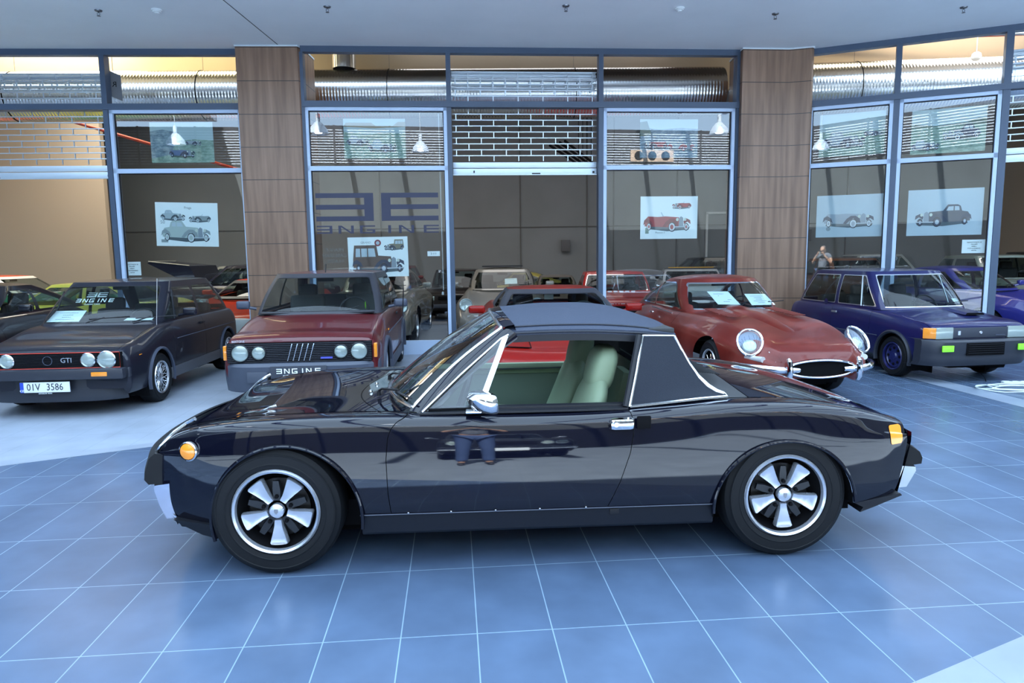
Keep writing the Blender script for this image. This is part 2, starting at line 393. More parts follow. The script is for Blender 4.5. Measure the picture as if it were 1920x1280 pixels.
# ---- wood-clad pillars
wood = mat('wood_cladding', (.2, .12, .08), .42)
def woodify(m):
    t = nd(m, 'ShaderNodeTexCoord'); mp = nd(m, 'ShaderNodeMapping'); n = nd(m, 'ShaderNodeTexNoise'); r = nd(m, 'ShaderNodeValToRGB'); s_ = nd(m, 'ShaderNodeSeparateXYZ')
    mp.inputs['Scale'].default_value = (14, 14, .9); lk(m, t.outputs['Object'], mp.inputs[0]); lk(m, mp.outputs[0], n.inputs['Vector']); n.inputs['Scale'].default_value = 1.0; n.inputs['Detail'].default_value = 6
    e = r.color_ramp.elements; e[0].position = .3; e[0].color = (.155, .088, .055, 1); e[1].position = .75; e[1].color = (.30, .185, .125, 1)
    k = e.new(.52); k.color = (.225, .135, .088, 1)
    lk(m, n.outputs['Fac'], r.inputs[0]); lk(m, t.outputs['Object'], s_.inputs[0])
    a = nd(m, 'ShaderNodeMath', operation='MODULO'); a.inputs[1].default_value = .468
    ad = nd(m, 'ShaderNodeMath', operation='ADD'); ad.inputs[1].default_value = 2.34+.16
    lk(m, s_.outputs['Z'], ad.inputs[0]); lk(m, ad.outputs[0], a.inputs[0])
    c = nd(m, 'ShaderNodeMath', operation='LESS_THAN'); c.inputs[1].default_value = .010; lk(m, a.outputs[0], c.inputs[0])
    mx = nd(m, 'ShaderNodeMix', data_type='RGBA'); mx.inputs[7].default_value = (.035, .028, .026, 1)
    lk(m, c.outputs[0], mx.inputs[0]); lk(m, r.outputs[0], mx.inputs[6]); lk(m, mx.outputs[2], bsdf(m).inputs['Base Color'])
woodify(wood)
white_trim = mat('white_edge', (.6, .68, .74), .5)
def pillar(poly, n, lab):
    k = len(poly); V = [(x, y, 0) for x, y in poly]+[(x, y, 4.555) for x, y in poly]
    F = [(i, (i+1) % k, k+(i+1) % k, k+i) for i in range(k)]+[tuple(range(k))[::-1], tuple(range(k, 2*k))]
    o = tag(M().add(V, F).obj('pillar', wood), lab, 'pillar')
    M().add([(x+(.008 if x > sum(p[0] for p in poly)/k else -.008), y+(-.012 if y < 10.95 else .0), z) for z in (4.535, 4.556) for x, y in poly], F).obj('edge_trim', white_trim, o)
pillar([(-3.94, 10.36), (-3.055, 10.40), (-3.01, 10.55), (-3.01, 11.1), (-3.94, 11.1)], 1, 'wood clad square pillar left of the mirrored letter sign')
pillar([(3.53, 10.80), (4.25, 10.86), (4.56, 10.77), (4.60, 10.80), (4.60, 11.5), (3.55, 11.5)], 2, 'wood clad pillar with angled right face behind the red coupe')
# ---- shopfront framing. Local frame: s along the front, z up, d towards the viewer
darkf = mat('blue_grey_steel', (.055, .085, .14), .45); lightf = mat('pale_anodised_frame', (.46, .58, .76), .4)
lightb = mat('pale_powder_frame', (.50, .62, .78), .5)
def frame(p0, p1):
    e = Vector((p1[0]-p0[0], p1[1]-p0[1], 0)); L = e.length; e.normalize(); n = Vector((e.y, -e.x, 0))
    return (lambda s, z, d=0.: Vector((p0[0], p0[1], 0))+e*s+n*d+Vector((0, 0, z))), atan2(e.y, e.x), L
FL, AL, LL = frame((-8.6, 10.42), (-3.98, 10.62)); FC, AC, LC = frame((-3.03, 10.5), (3.55, 10.98)); FR, AR, LR = frame((4.6, 11.0), (9.9, 8.64))
def bar(m, Fq, a, s0, s1, z0, z1, d0=-.05, d1=.05): return m.box(Fq((s0+s1)/2, (z0+z1)/2, (d0+d1)/2), (s1-s0, abs(d1-d0), z1-z0), rz=a)
tn = [3]
def trim(m, mt):
    tn[0] += 1; return tag(m.obj('trim_%d' % tn[0], mt), kind='structure')
for Fq, a, L, s0 in ((FL, AL, LL, -6.), (FC, AC, LC, 0.), (FR, AR, LR, 0.)):
    trim(bar(M(), Fq, a, s0, L, 4.475, 4.56, -.06, .06), darkf)      # head beam
    trim(bar(M(), Fq, a, s0, L, 3.70, 3.785, -.06, .08), darkf)      # middle beam
for Fq, a, s, w in ((FL, AL, 2.655, .075), (FC, AC, 2.135, .07), (FC, AC, 4.43, .07), (FR, AR, 1.225, .075), (FR, AR, 2.565, .09), (FC, AC, .0, .06), (FC, AC, 6.56, .06), (FR, AR, .03, .03)):
    trim(bar(M(), Fq, a, s-w/2, s+w/2, 0, 4.475, -.09, .06), darkf)
wn_ = [0]
def window(Fq, a, s0, s1, zt=2.785, bottom=.21):
    wn_[0] += 1; w = empty('window_%d' % wn_[0], Fq((s0+s1)/2, 0, 0), a, kind='structure')
    h = (s1-s0)/2; b = .05
    def rb(m, a0, a1, z0, z1, d0=-.035, d1=.055): return m.box(((a0+a1)/2, -(d0+d1)/2, (z0+z1)/2), (a1-a0, d1-d0, z1-z0))
    m = M(); rb(m, -h, -h+b, bottom, 3.70); rb(m, h-b, h, bottom, 3.70); rb(m, -h, h, 3.65, 3.70); rb(m, -h, h, zt, zt+.065); rb(m, -h, h, 0.0, bottom, -.035, .06)
    m.obj('window_frame', lightf, w)
    for z0, z1 in ((bottom, zt), (zt+.065, 3.65)):
        M().add([(-h+b, 0, z0), (h-b, 0, z0), (h-b, 0, z1), (-h+b, 0, z1)], [(0, 1, 2, 3)]).obj('pane', g_shop, w, fix=False)
        g = M(); rb(g, -h+b, -h+b+.012, z0, z1, -.02, .01); rb(g, h-b-.012, h-b, z0, z1, -.02, .01); rb(g, -h+b, h-b, z1-.012, z1, -.02, .01); g.obj('gasket', blackp, w)
    return w
window(FL, AL, 2.70, 4.62); window(FC, AC, .02, 2.10); window(FC, AC, 4.47, 6.52); window(FR, AR, .045, 1.185); window(FR, AR, 1.265, 2.515)
# ---- roller grilles: every hollow-brick row of bars on one curtain
grl = mat('galvanised_grille', (.50, .58, .66), .32, .75); grl2 = mat('grille_rail', (.55, .64, .72), .4, .5)
def shutter(Fq, a, s0, s1, lab):
    o = Fq((s0+s1)/2, 0, -.10); r = empty('roller_grille', o, a, label=lab, cat='roller shutter', group='half raised roller grilles in the shopfront')
    h = (s1-s0)/2; z = 2.93; k = 0; m = M(); pitch = .088; n = 11; sp = .38
    def row(m, zz, dy, k, p=pitch):
        m.box((0, dy, zz), (2*h, .016, .016), bev=.004)
        x = -h+(.06 if k % 2 else .06+sp/2)
        while x < h-.02: m.box((x, dy, zz-p/2), (.013, .012, p-.014)); x += sp
    for k in range(15):
        row(m, z+pitch*(k+1), 0, k)
    m.obj('grille_curtain', grl, r)
    m = M()                                                        # coil: turns seen above the beam
    for j in range(18):
        A = j*2*pi/11.; R = .13-.002*j
        zz, dy = 4.20-.0+R*sin(A)-.06, .14-R*cos(A); m.box((0, dy, zz), (2*h, .016, .018)); x = -h+.06+(j % 2)*sp/2
        while x < h-.02: m.box((x, dy, zz-.03), (.018, .012, .05)); x += sp
    m.obj('grille_coil', grl, r)
    M().box((0, 0, 2.875), (2*h, .035, .085), bev=.006).obj('bottom_rail', grl2, r)
    M().box((0, -.012, 2.775), (2*h, .03, .095), bev=.006).box((0, -.03, 2.728), (2*h, .02, .012)).obj('bottom_rail', grl2, r)
    for q_ in (((-h+.32, -.031, 2.775), (.02, .008, .035)), ((h-.05, -.031, 2.765), (.03, .012, .03)), ((h*.15, -.03, 2.745), (.13, .01, .018))): M().box(*q_).obj('latch', blackp, r)
shutter(FL, AL, -1.4, 2.615, 'half raised roller grille at the left edge above the far left cars')
shutter(FC, AC, 2.175, 4.39, 'half raised roller grille in the middle above the red sports car')
shutter(FR, AR, 2.615, 5.2, 'half raised roller grille at the right edge above the blue roadster')
# ---- spiral ventilation duct behind the fascia
duct = mat('galvanised_duct', (.62, .64, .66), .22, 1.)
def ductify(m):
    t = nd(m, 'ShaderNodeTexCoord'); w = nd(m, 'ShaderNodeTexWave'); b = nd(m, 'ShaderNodeBump'); mp = nd(m, 'ShaderNodeMapping')
    mp.inputs['Rotation'].default_value = (0, 0, 0); w.inputs['Scale'].default_value = 6.2; w.inputs['Distortion'].default_value = .15; w.bands_direction = 'X'
    lk(m, t.outputs['Object'], mp.inputs[0]); lk(m, mp.outputs[0], w.inputs[0]); lk(m, w.outputs['Fac'], b.inputs['Height']); b.inputs['Strength'].default_value = .2; b.inputs['Distance'].default_value = .02
    lk(m, b.outputs[0], bsdf(m).inputs['Normal'])
ductify(duct)
def pipe(name, a, b, r, lab, cat='ventilation duct', m=duct, parts=True):
    a = Vector(a); b = Vector(b); d = b-a; L = d.length; e = empty(name, a, atan2(d.y, d.x), label=lab, cat=cat)
    n = 40; M().lathe([(r, 0), (r, L)], axis='x', n=n).obj('duct_tube', m, e)
    if parts:
        k = 0; x = 1.6
        while x < L: M().lathe([(r, x), (r+.006, x), (r+.006, x+.012), (r, x+.012)], axis='x', n=n).obj('hanger_band', matte, e); M().tube([(x, 0, r), (x, 0, r+.9)], .003, 5).obj('hanger_wire', spr, e); x += 3.1
    return e
pipe('ventilation_duct', (-16, 11.75, 4.22), (3.6, 12.15, 4.20), .40, 'large silver spiral duct running behind the fascia')
pipe('ventilation_duct', (4.2, 12.15, 4.22), (15, 11.2, 4.22), .42, 'silver spiral duct behind the right hand angled front')
e = empty('branch_duct', (-2.75, 12.0, 4.63), label='vertical silver branch duct above the main duct beside the left pillar', cat='ventilation duct')
M().lathe([(.19, 0), (.19, 1.4)], axis='z', n=30).obj('duct_tube', duct, e)
# ---- showroom shell
inw = noisy(mat('showroom_wall', (.25, .265, .285), .8), (.235, .25, .265), (.265, .28, .30), .8)
inl = mat('showroom_side_wall', (.42, .36, .29), .8); inc = mat('showroom_ceiling', (.12, .115, .11), .9)
tag(M().box((0, 21.1, 3.2), (36, .2, 6.4)).obj('wall_back', inw), kind='structure')
tag(M().box((-14.1, 15.8, 3.2), (.2, 10.6, 6.4)).obj('wall_left', inl), kind='structure')
tag(M().box((14.6, 15.8, 3.2), (.2, 10.6, 6.4)).obj('wall_right', inl), kind='structure')
tag(M().box((0, 16.2, 6.5), (36, 11.0, .2)).obj('ceiling', inc), kind='structure')
fas = mat('upper_fascia', (.3, .3, .32), .8)
tag(M().box((0, 11.15, 5.75), (36, .1, 1.9)).obj('wall_front', fas), kind='structure')
tag(M().box((0, 13.5, 5.5), (28, .1, 1.9)).obj('wall_bulkhead', mat('bulkhead_tan', (.40, .33, .25), .8)), kind='structure')
tanw = mat('tan_partition', (.46, .39, .30), .8)
tag(M().box((-12.0, 17.2, 3.0), (4.2, .15, 6.2)).obj('wall_partition', tanw), kind='structure')
dks = mat('wall_joint', (.13, .13, .13), .8)
for x in (-3.9, -2.0, .3, 2.3, 3.1, 5.0, 8.2, 10.1): trim(M().box((x, 20.985, 3.0), (.03, .03, 6.0)), dks)
trim(M().box((0, 20.985, 2.35), (28, .02, .03)), dks)
redp = mat('red_pipe', (.45, .05, .03), .5)
tag(M().tube([(4.9, 13.3, 5.35), (14, 12.6, 5.35)], .035).obj('sprinkler_pipe', redp), 'red sprinkler pipe under the showroom ceiling on the right', 'pipe')
tag(M().tube([(1.6, 13.2, 6.38), (2.2, 13.2, 5.4), (3.2, 12.3, 5.2)], .035).obj('sprinkler_pipe', redp), 'short red sprinkler pipe slanting above the duct by the right pillar', 'pipe')
tag(M().tube([(-8.6, 13.40, 4.8), (-7.9, 12.6, 4.0), (-5.0, 14.3, 3.15)], .03).obj('sprinkler_pipe', redp), 'red pipe seen through the left roller grille', 'pipe')
e = empty('cable_ladder', (1.15, 14.0, 3.42), rad(-16), 'dark cable rails hanging inside behind the middle opening', 'cable tray')
for k in range(4): M().box((.09*k, 0, .02*k), (.03, 3.2, .035)).box((.09*k, 1.2, 1.5+.01*k), (.012, .012, 3.0)).obj('rail', matte, e)
gl = mat('warm_globe', (.8, .72, .6), .3, emit=(1, .85, .65), es=.25)
e = empty('pendant_globe', (6.98, 10.7, 4.36), label='cream globe lamp hanging by the right hand corner of the front', cat='lamp')
M().lathe([(.001, -.07), (.04, -.06), (.065, -.035), (.07, 0), (.06, .04), (.03, .062), (.001, .068)], axis='z', n=24).obj('globe', gl, e)
M().tube([(0, 0, .06), (0, 0, 1.3)], .006, 6).obj('cord', white_trim, e)
# brick store room and wall boxes in the back
boxm = mat('grey_box', (.12, .12, .13), .6)
tag(M().box((1.65, 20.9, 1.78), (.26, .12, .34), bev=.01).obj('switch_box', boxm), 'grey electric box on the back wall behind the middle opening', 'electric box')
tag(M().box((-7.6, 20.9, 1.95), (.22, .12, .3), bev=.01).obj('switch_box', boxm), 'grey electric box on the back wall seen left of the wooden pillar', 'electric box')
tag(M().box((8.9, 20.9, 2.0), (.24, .12, .34), bev=.01).obj('switch_box', boxm), 'grey electric box on the back wall seen through the right windows', 'electric box')
wf = mat('white_door_frame', (.7, .74, .76), .5)
tag(M().box((5.9, 20.95, 1.35), (.06, .06, 2.7)).box((6.35, 20.95, 2.7), (.96, .06, .06)).obj('door_frame', wf), 'thin white door frame on the back wall behind the red car poster', 'door frame')
# ---- other side of the atrium (reflected in paint and glass)
tag(M().box((0, 7.85, 5.75), (36, .3, 1.6)).obj('wall_sun_block', cm), kind='structure')  # unseen storey added to keep the sun off the floor by the shop
dko = mat('dark_storefront', (.006, .007, .009), .6, spec=.1)
tag(M().box((0, -9.0, 1.3), (36, .1, 2.6)).obj('wall_storefront', dko), kind='structure')
opp = noisy(mat('opposite_wall', (.045, .05, .05), .8), (.038, .042, .042), (.052, .058, .056), .5); lou = mat('dark_louvre_back', (.012, .012, .016), .7); slat = mat('pale_slat', (.42, .46, .5), .5)
tag(M().box((0, -9.2, 2.7), (36, .3, 5.4)).obj('wall_opposite', opp), kind='structure')
tag(M().box((0, -9.4, 6.2), (36, .1, 1.7)).obj('wall_louvre', lou), kind='structure')
lv = empty('louvre_screen', (0, -8.98, 5.4), label='band of horizontal slats on the far side of the hall', cat='louvre')
m = M(); [m.box((0, 0, .08+.11*k), (35, .03, .032)) for k in range(13)]; m.obj('slats', slat, lv)
[M().box((-16+2.3*k, .03, .8), (.07, .04, 1.6)).obj('mullion', lou, lv) for k in range(15)]
port = mat('porthole_panel', (.36, .25, .17), .6)
for x, w_ in ((-12.2, 'left end'), (4.6, 'middle'), (9.3, 'right part')):
    e = empty('porthole_panel', (x, -8.9, 5.85), label='light wooden panel with round holes on the '+w_+' of the far slat screen', cat='panel', group='porthole panels on the far slat screen')
    M().box((0, 0, 0), (2.0, .04, .5)).obj('board', port, e)
    for k in range(3): M().lathe([(.001, .03), (.2, .03), (.2, 0)], c=(-.62+.62*k, 0, 0), axis='y', n=24).obj('hole', matte, e)
beamm = mat('roof_beam', (.22, .24, .36), .6)
for k in range(15): tag(M().box((-15+2.15*k, -1.8, 8.0), (.16, 15.5, .35)).obj('roof_beam', beamm), 'grey steel beam of the glazed hall roof', 'roof beam', 'beams of the glazed hall roof')
slab('ceiling', [(-18, -9), (-10.5, -9), (-9.0, 7.6), (-18, 7.6)], 7.2, 7.6, cm)
tag(M().box((-18.2, 1, 3.6), (.3, 20, 7.2)).obj('wall_west', opp), kind='structure')
tag(M().box((18.2, 1, 3.6), (.3, 20, 7.2)).obj('wall_east', opp), kind='structure')
# high bay lamps in the hall, seen mirrored in the shop glass
lamp_b = mat('clear_reflector', (.75, .8, .86), .2, .6); lamp_e = mat('lamp_core', (1, 1, 1), .5, emit=(.9, .95, 1), es=14)
for x, y, w_ in ((-9.11, -.59, 'the far left window, over the racing poster'), (-3.97, .89, 'the window left of the middle grille'), (7.5, 1.76, 'the window right of the middle grille'), (-1.08, -2.19, 'the first angled window on the right')):
    e = empty('high_bay_lamp', (x, y, 5.0), label='bell shaped hall lamp mirrored in '+w_, cat='lamp', group='bell lamps hanging in the hall')
    M().lathe([(.08, .28), (.14, .22), (.24, .1), (.28, -.04), (.285, -.05), (.27, -.04), (.2, .1), (.1, .2)], axis='z', n=32).obj('reflector', lamp_b, e)
    M().lathe([(.001, .05), (.11, .04), (.12, .0), (.1, -.03), (.001, -.04)], axis='z', n=20).obj('lamp_core', lamp_e, e)
    M().tube([(0, 0, .26), (0, 0, .5)], .06, 12).tube([(0, 0, .5), (0, 0, 2.3)], .008, 6).obj('rod', slat, e)
# ================================================================ wheels and small car parts
def tyre(par, r, w, rin, c, side=-1, n=64):
    """tyre on axis y, outer face at y = c.y; side=-1 -> visible face towards -y"""
    s = side
    prof = [(rin, .012), (rin+.006, .002), (rin+(r-rin)*.22, -.003), (rin+(r-rin)*.24, -.006), (rin+(r-rin)*.27, -.006), (rin+(r-rin)*.29, -.004), (rin+(r-rin)*.62, -.004), (rin+(r-rin)*.64, -.007), (rin+(r-rin)*.67, -.007), (rin+(r-rin)*.69, -.003), (r-.028, .002), (r-.012, .012), (r-.004, .028), (r, .05), (r, w-.05), (r-.004, w-.028), (r-.03, w-.004), (rin+.01, w), (rin, w-.02)]
    prof = [(a, -s*b) for a, b in prof]
    m = M().lathe(prof, c=c, n=n)
    return m.obj('tyre', rubber, par, ang=25)
def groove(par, r, w, c, side, n=4):
    m = M()
    for k in range(n):
        d = .035+(w-.07)*k/(n-1); m.lathe([(r+.0008, -side*(d-.004)), (r+.0008, -side*(d+.004))], c=c, n=64)
    m.obj('tread_groove', matte, par)
def wheel(parent, c, r=.31, w=.18, rin=.205, style='mesh', side=-1, rimm=None, n=48):
    """c = outer face centre of the tyre"""
    rimm = rimm or silver
    e = bpy.data.objects.new('wheel', None); C.objects.link(e); e.parent = parent; e.location = c
    s = -side                                        # inwards along y
    tyre(e, r, w, rin, (0, 0, 0), side, n)
    M().lathe([(rin+.002, .004*s), (rin-.006, -.006*s), (rin-.016, .0), (rin-.020, .02*s), (rin-.022, .05*s)], n=n).obj('rim_lip', rimm, e)
    dish = .05
    M().lathe([(rin-.02, .02*s), (rin-.03, .07*s), (rin-.05, .10*s), (.06, .115*s), (.001, .115*s)], n=n).obj('barrel', matte if style in ('fuchs', 'dark') else rimm if style == 'steel' else matte, e)
    R0 = rin-.022
    def T(rr, A, d): return (rr*cos(A), d*s, rr*sin(A))
    if style == 'fuchs':
        for k in range(5):
            A = -pi/2+k*2*pi/5+.02
            # petal: narrow waist at the hub, broad rounded end
            pr = [(.045, .017), (.075, .020), (.105, .028), (.135, .037), (.158, .044), (.165, .038), (.167, .015)]
            out = [(a, b) for a, b in pr]+[(a, -b) for a, b in pr[::-1]]
            V = []; 
            cen = (.11, 0)
            for lv, (sc, dd) in enumerate(((1.0, .045), (1.0, .022), (.90, .012), (.80, .013))):
                for a, b in out:
                    aa, bb = cen[0]+(a-cen[0])*(1-(1-sc)*.5), b*sc
                    dp = dd+.018*(1-aa/.168)
                    V.append((aa*cos(A)-bb*sin(A), dp*s, aa*sin(A)+bb*cos(A)))
            k_ = len(out); F = [(l*k_+i, l*k_+(i+1) % k_, (l+1)*k_+(i+1) % k_, (l+1)*k_+i) for l in range(3) for i in range(k_)]+[tuple(3*k_+i for i in range(k_))]
            M().add(V, F).obj('spoke', mat('fuchs_silver', (.60, .63, .70), .22, .75), e, ang=60)
            A2 = A+pi/5                              # black web and nut between the petals
            m = M(); V = []
            for dd, q in ((.05, 1.), (.035, .8)):
                for a, b in ((.045, .018), (.10, .022), (.14, .016), (.14, -.016), (.10, -.022), (.045, -.018)):
                    V.append((a*cos(A2)-b*q*sin(A2), dd*s, a*sin(A2)+b*q*cos(A2)))
            m.add(V, [(i, (i+1) % 6, 6+(i+1) % 6, 6+i) for i in range(6)]+[tuple(range(6, 12))]).obj('web', mat('satin_black', (.012, .013, .016), .3), e)
            M().lathe([(.001, .022*s), (.009, .022*s), (.011, .036*s)], c=(.066*cos(A2), 0, .066*sin(A2)), n=6).obj('wheel_nut', matte, e)
        M().lathe([(.034, .04*s), (.034, .014*s), (.029, .009*s), (.001, .006*s)], n=32).obj('hub_cap', mat('fuchs_silver', (.6, .63, .7), .22, .75), e)
        m = M()
        m.prism([(-.009, .012), (.009, .012), (.009, -.002), (0, -.013), (-.009, -.002)], lambda u, v, q: (u, (.006-.0)*s-q*s, v), .0012).obj('crest', mat('crest_grey', (.25, .26, .29), .4, .6), e)
        M().lathe([(.145, .075*s), (.145, .085*s), (.05, .085*s), (.05, .075*s)], n=32).obj('brake_disc', mat('brake_iron', (.03, .03, .032), .5, .6), e)
    elif style == 'mesh':
        m = M(); nn = 16
        for k in range(nn):
            A = 2*pi*k/nn
            for sg in (-1, 1):
                A1 = A+sg*.34; pts = [T(.045, A, .030), T(R0*.6, A+sg*.14, .026), T(R0-.004, A1, .022)]
                m.tube(pts, .0045, 5)
        m.obj('mesh_spokes', rimm, e); M().lathe([(.045, .04*s), (.045, .02*s), (.02, .012*s), (.001, .012*s)], n=20).obj('hub_cap', rimm, e)
        tag(bpy.data.objects[e.children[-2].name], kind=None)
    elif style == 'cross':                            # slotted disc wheel with five windows
        M().lathe([(R0, .03*s), (R0*.86, .022*s), (R0*.8, .035*s), (R0*.45, .03*s), (.05, .035*s), (.04, .02*s), (.001, .02*s)], n=n).obj('wheel_disc', rimm, e)
        for k in range(8):
            A = 2*pi*k/8
            M().lathe([(.001, .020*s), (.017, .021*s), (.019, .03*s)], c=(R0*.66*cos(A), 0, R0*.66*sin(A)), n=12).obj('slot', matte, e)
    elif style == 'wire':
        for k in range(24):
            A = 2*pi*k/24
            M().tube([T(.03, A, .03), T(R0, A+(.5 if k % 2 else -.5), .03 if k % 2 else .06)], .0022, 4).obj('wire_spoke', chrome, e)
        M().lathe([(.035, .06*s), (.03, .0), (.02, -.012*s), (.001, -.012*s)], n=16).obj('hub_cap', chrome, e)
    elif style == 'five':
        for k in range(5):
            A = -pi/2+k*2*pi/5; V = []
            for dd in (.045, .02):
                for a, b in ((.03, .022), (.09, .02), (R0, .034), (R0, -.034), (.09, -.02), (.03, -.022)): V.append((a*cos(A)-b*sin(A), dd*s, a*sin(A)+b*cos(A)))
            M().add(V, [(i, (i+1) % 6, 6+(i+1) % 6, 6+i) for i in range(6)]+[tuple(range(6, 12))]).obj('spoke', rimm, e)
        M().lathe([(.04, .04*s), (.04, .015*s), (.001, .012*s)], n=20).obj('hub_cap', rimm, e)
    else:
        M().lathe([(R0, .03*s), (R0*.8, .02*s), (R0*.7, .04*s), (.07, .03*s), (.05, .01*s), (.001, .005*s)], n=n).obj('hub_cap', rimm if style != 'dark' else blackp, e)
    return e
def lamp_round(par, c, r, ax='x', ring=chrome, name='headlight', lens=None, sgn=-1, depth=.02):
    e = M().lathe([(r+.008, 0), (r+.010, sgn*depth*.7), (r, sgn*depth), (r-.004, sgn*depth*.5)], c=c, axis=ax, n=32).obj(name, ring, par)
    M().lathe([(.001, sgn*(depth*.5+.012)), (r*.5, sgn*(depth*.5+.009)), (r*.85, sgn*(depth*.5+.003)), (r, sgn*depth*.4)], c=c, axis=ax, n=32).obj('lens', lens or lamp_g, e)
    return e
def headrest_seat(par, x, y, mt, zt=1.0, lean=.2, w=.46, z0=.3, L=.5, hr=True):
    """bucket seat facing -x: cushion, backrest, headrest"""
    q = bpy.data.objects.new('seat', None); C.objects.link(q); q.parent = par
    M().box((x-L*.5, y, z0+.06), (L, w, .16), bev=.05, ry=.06).obj('cushion', mt, q, ang=60)
    h = zt-z0-(.17 if hr else 0); a = lean
    cx, cz = x+sin(a)*h/2, z0+.08+cos(a)*h/2
    M().box((cx, y, cz), (.13, w*.98, h), bev=.055, ry=a).obj('backrest', mt, q, ang=60)
    if hr: M().box((x+sin(a)*(h+.1), y, z0+.10+cos(a)*(h+.03)), (.10, .25, .19), bev=.045, ry=a).obj('headrest', mt, q, ang=60)
    return q
# ================================================================ THE BLACK MID-ENGINED TARGA
def hero():
    yaw = rad(3.152)
    R = empty('sports_car', (-1.16079, 3.89339, 0), yaw, 'black two-seat targa sports car in profile, nearest the viewer', 'car')
    pb = paint('black', (.003, .0035, .009), .03, 0)
    vinyl = noisy(mat('roof_vinyl', (.024, .031, .056), .6, spec=.3), (.022, .032, .056), (.032, .040, .068), 180, .35)
    vin2 = noisy(mat('pillar_vinyl', (.010, .014, .022), .75, spec=.25), (.009, .012, .020), (.012, .016, .026), 220, .3)
    brt = mat('bright_trim', (.82, .85, .88), .16, 1.)
    HW = ipf([(-.80, .50), (-.68, .60), (-.60, .665), (-.50, .715), (-.38, .755), (-.2, .79), (0, .812), (.25, .823), (1.2, .826), (2.2, .826), (2.6, .82), (2.85, .80), (3.0, .775), (3.1, .74), (3.2, .66)])
    CZ = ipf([(-.80, .50), (-.68, .565), (-.60, .61), (-.50, .665), (-.38, .702), (-.2, .730), (0, .744), (.3, .752), (.7, .747), (1.2, .742), (1.6, .747), (1.9, .762), (2.2, .776), (2.45, .773), (2.65, .754), (2.85, .717), (3.0, .675), (3.1, .64), (3.2, .58)])
    DZ = ipf([(-.80, .515), (-.70, .56), (-.55, .605), (-.4, .640), (-.2, .675), (0, .70), (.3, .735), (.66, .775), (1.9, .87), (2.1, .872), (2.33, .838), (2.5, .803), (2.7, .763), (2.9, .715), (3.05, .668), (3.15, .62)])
    xs = np.concatenate([np.linspace(-.80, -.30, 34), np.linspace(-.285, 2.75, 190), np.linspace(2.765, 3.18, 26)])
    hw, cz = HW(xs), CZ(xs)
    st = []
    for x, h, z in zip(xs, hw, cz):
        k = max(.0, min(1., (x+.8)/.5)); k2 = max(0., min(1., (3.2-x)/.35)); t = min(k, k2)
        zb = .17
        st.append([(x, -(h-.055), zb), (x, -(h-.018), .26), (x, -(h-.001), .35), (x, -h, .43), (x, -(h-.004), .52), (x, -(h-.012), .60), (x, -(h-.023), z-.070), (x, -(h-.034), z-.028), (x, -(h-.054), z-.006), (x, -(h-.10), z+.001), (x, -(h-.165), z), (x, -(h-.215), z-.008)])
    G = chaikin(np.array(st), 3)
    side = surf(G, out=(0, -1, .3))
    fr = [(-.405, .9), (-.415, .725), (-.50, .665), (-.575, .58), (-.60, .50), (-.605, .455), (-.50, .27), (-.29, .238)]
    re = [(2.79, .262), (3.01, .305), (3.03, .36), (3.078, .56), (3.066, .66), (3.06, .9)]
    def arch(cx, cz_, a, b, t0, t1, n=40): return [(cx+a*cos(t), cz_+b*sin(t)) for t in np.linspace(t0, t1, n)]
    fa = (.052, .275, .352, .352); ra = (2.432, .262, .352, .328)
    low = .292
    outline = fr+arch(*fa, pi+.1, .02-.0, 60)+[(fa[0]+fa[2]-.005, low), (ra[0]-ra[2]+.005, low)]+arch(*ra, pi-.08, 0-.0, 60)+re
    outline = outline[::-1]
    body, _ = side.cut(lambda p: sdp(p.x, p.z, outline))
    # door shut lines
    dl = [(.5385, .292), (.527, .40), (.522, .56), (.532, .66), (.548, .70), (.575, .73), (.62, .75), (.66, .80)]
    dr = [(1.565, .292), (1.625, .42), (1.675, .56), (1.69, .64), (1.694, .70), (1.685, .74), (1.66, .80)]
    door = [*dl, *dr[::-1]]
    dpoly = np.array(door)
    # deck width: side patch stops at inner crest; cockpit edge there
    inner, outer = body.cut(lambda p: -(sdp(p.x, p.z, dpoly)))      # outer: inside of door polygon
    doorp, rest = outer, inner
    g1, doorc = doorp.cut(lambda p: -(sdp(p.x, p.z, dpoly))-.0035)
    frontp, rearp = rest.cut(lambda p: p.x-1.2)
    tp = [(2.975, .550), (3.042, .553), (3.046, .640), (2.968, .642)]
    lampp, rearp = rearp.cut(lambda p: sdp(p.x, p.z, tp))
    for q, nm, mm in ((frontp, 'front_wing', pb), (rearp, 'rear_quarter', pb), (g1.off(-.004), 'shut_line', matte), (lampp.off(.003), 'tail_lamp', amber)):
        pobj(nm, q, mm, R); pobj(nm, q.mir(), mm, R)
    dr_ = pobj('door', doorc, pb, R); dr2 = pobj('door', doorc.mir(), pb, R)
    # inner skins so nothing is see-through
    # wheel arch lips
    for cx, cz_, a, b, t0, t1 in ((*fa, -.12, pi+.28), (*ra, .06, pi+.03)):
        pts = []
        for t in np.linspace(t0, t1, 40):
            x, z = cx+(a+.004)*cos(t), cz_+(b+.004)*sin(t); h = float(HW(x)[0])
            y = -(h+.004) if z < .56 else -(h+.004-.012*(z-.56)/.06)
            pts.append((x, y, z))
        for sg in (1, -1): M().tube([(p[0], p[1]*sg, p[2]) for p in pts], .0085, 8).obj('wheel_arch_lip', pb, R)
        for sg in (1, -1):
            m = M(); P2 = [[(cx+(a+.0)*cos(t), sg*-(float(HW(cx+a*cos(t))[0])-.012) if j == 0 else sg*-.50, cz_+(b+.0)*sin(t)) for j in (0, 1)] for t in np.linspace(.0, pi+.12, 32)]
            m.grid(P2).add([(cx-.4, sg*-.5, .1), (cx+.4, sg*-.5, .1), (cx+.4, sg*-.5, .68), (cx-.4, sg*-.5, .68)], [(0, 1, 2, 3)]); m.obj('wheel_housing', matte, R)
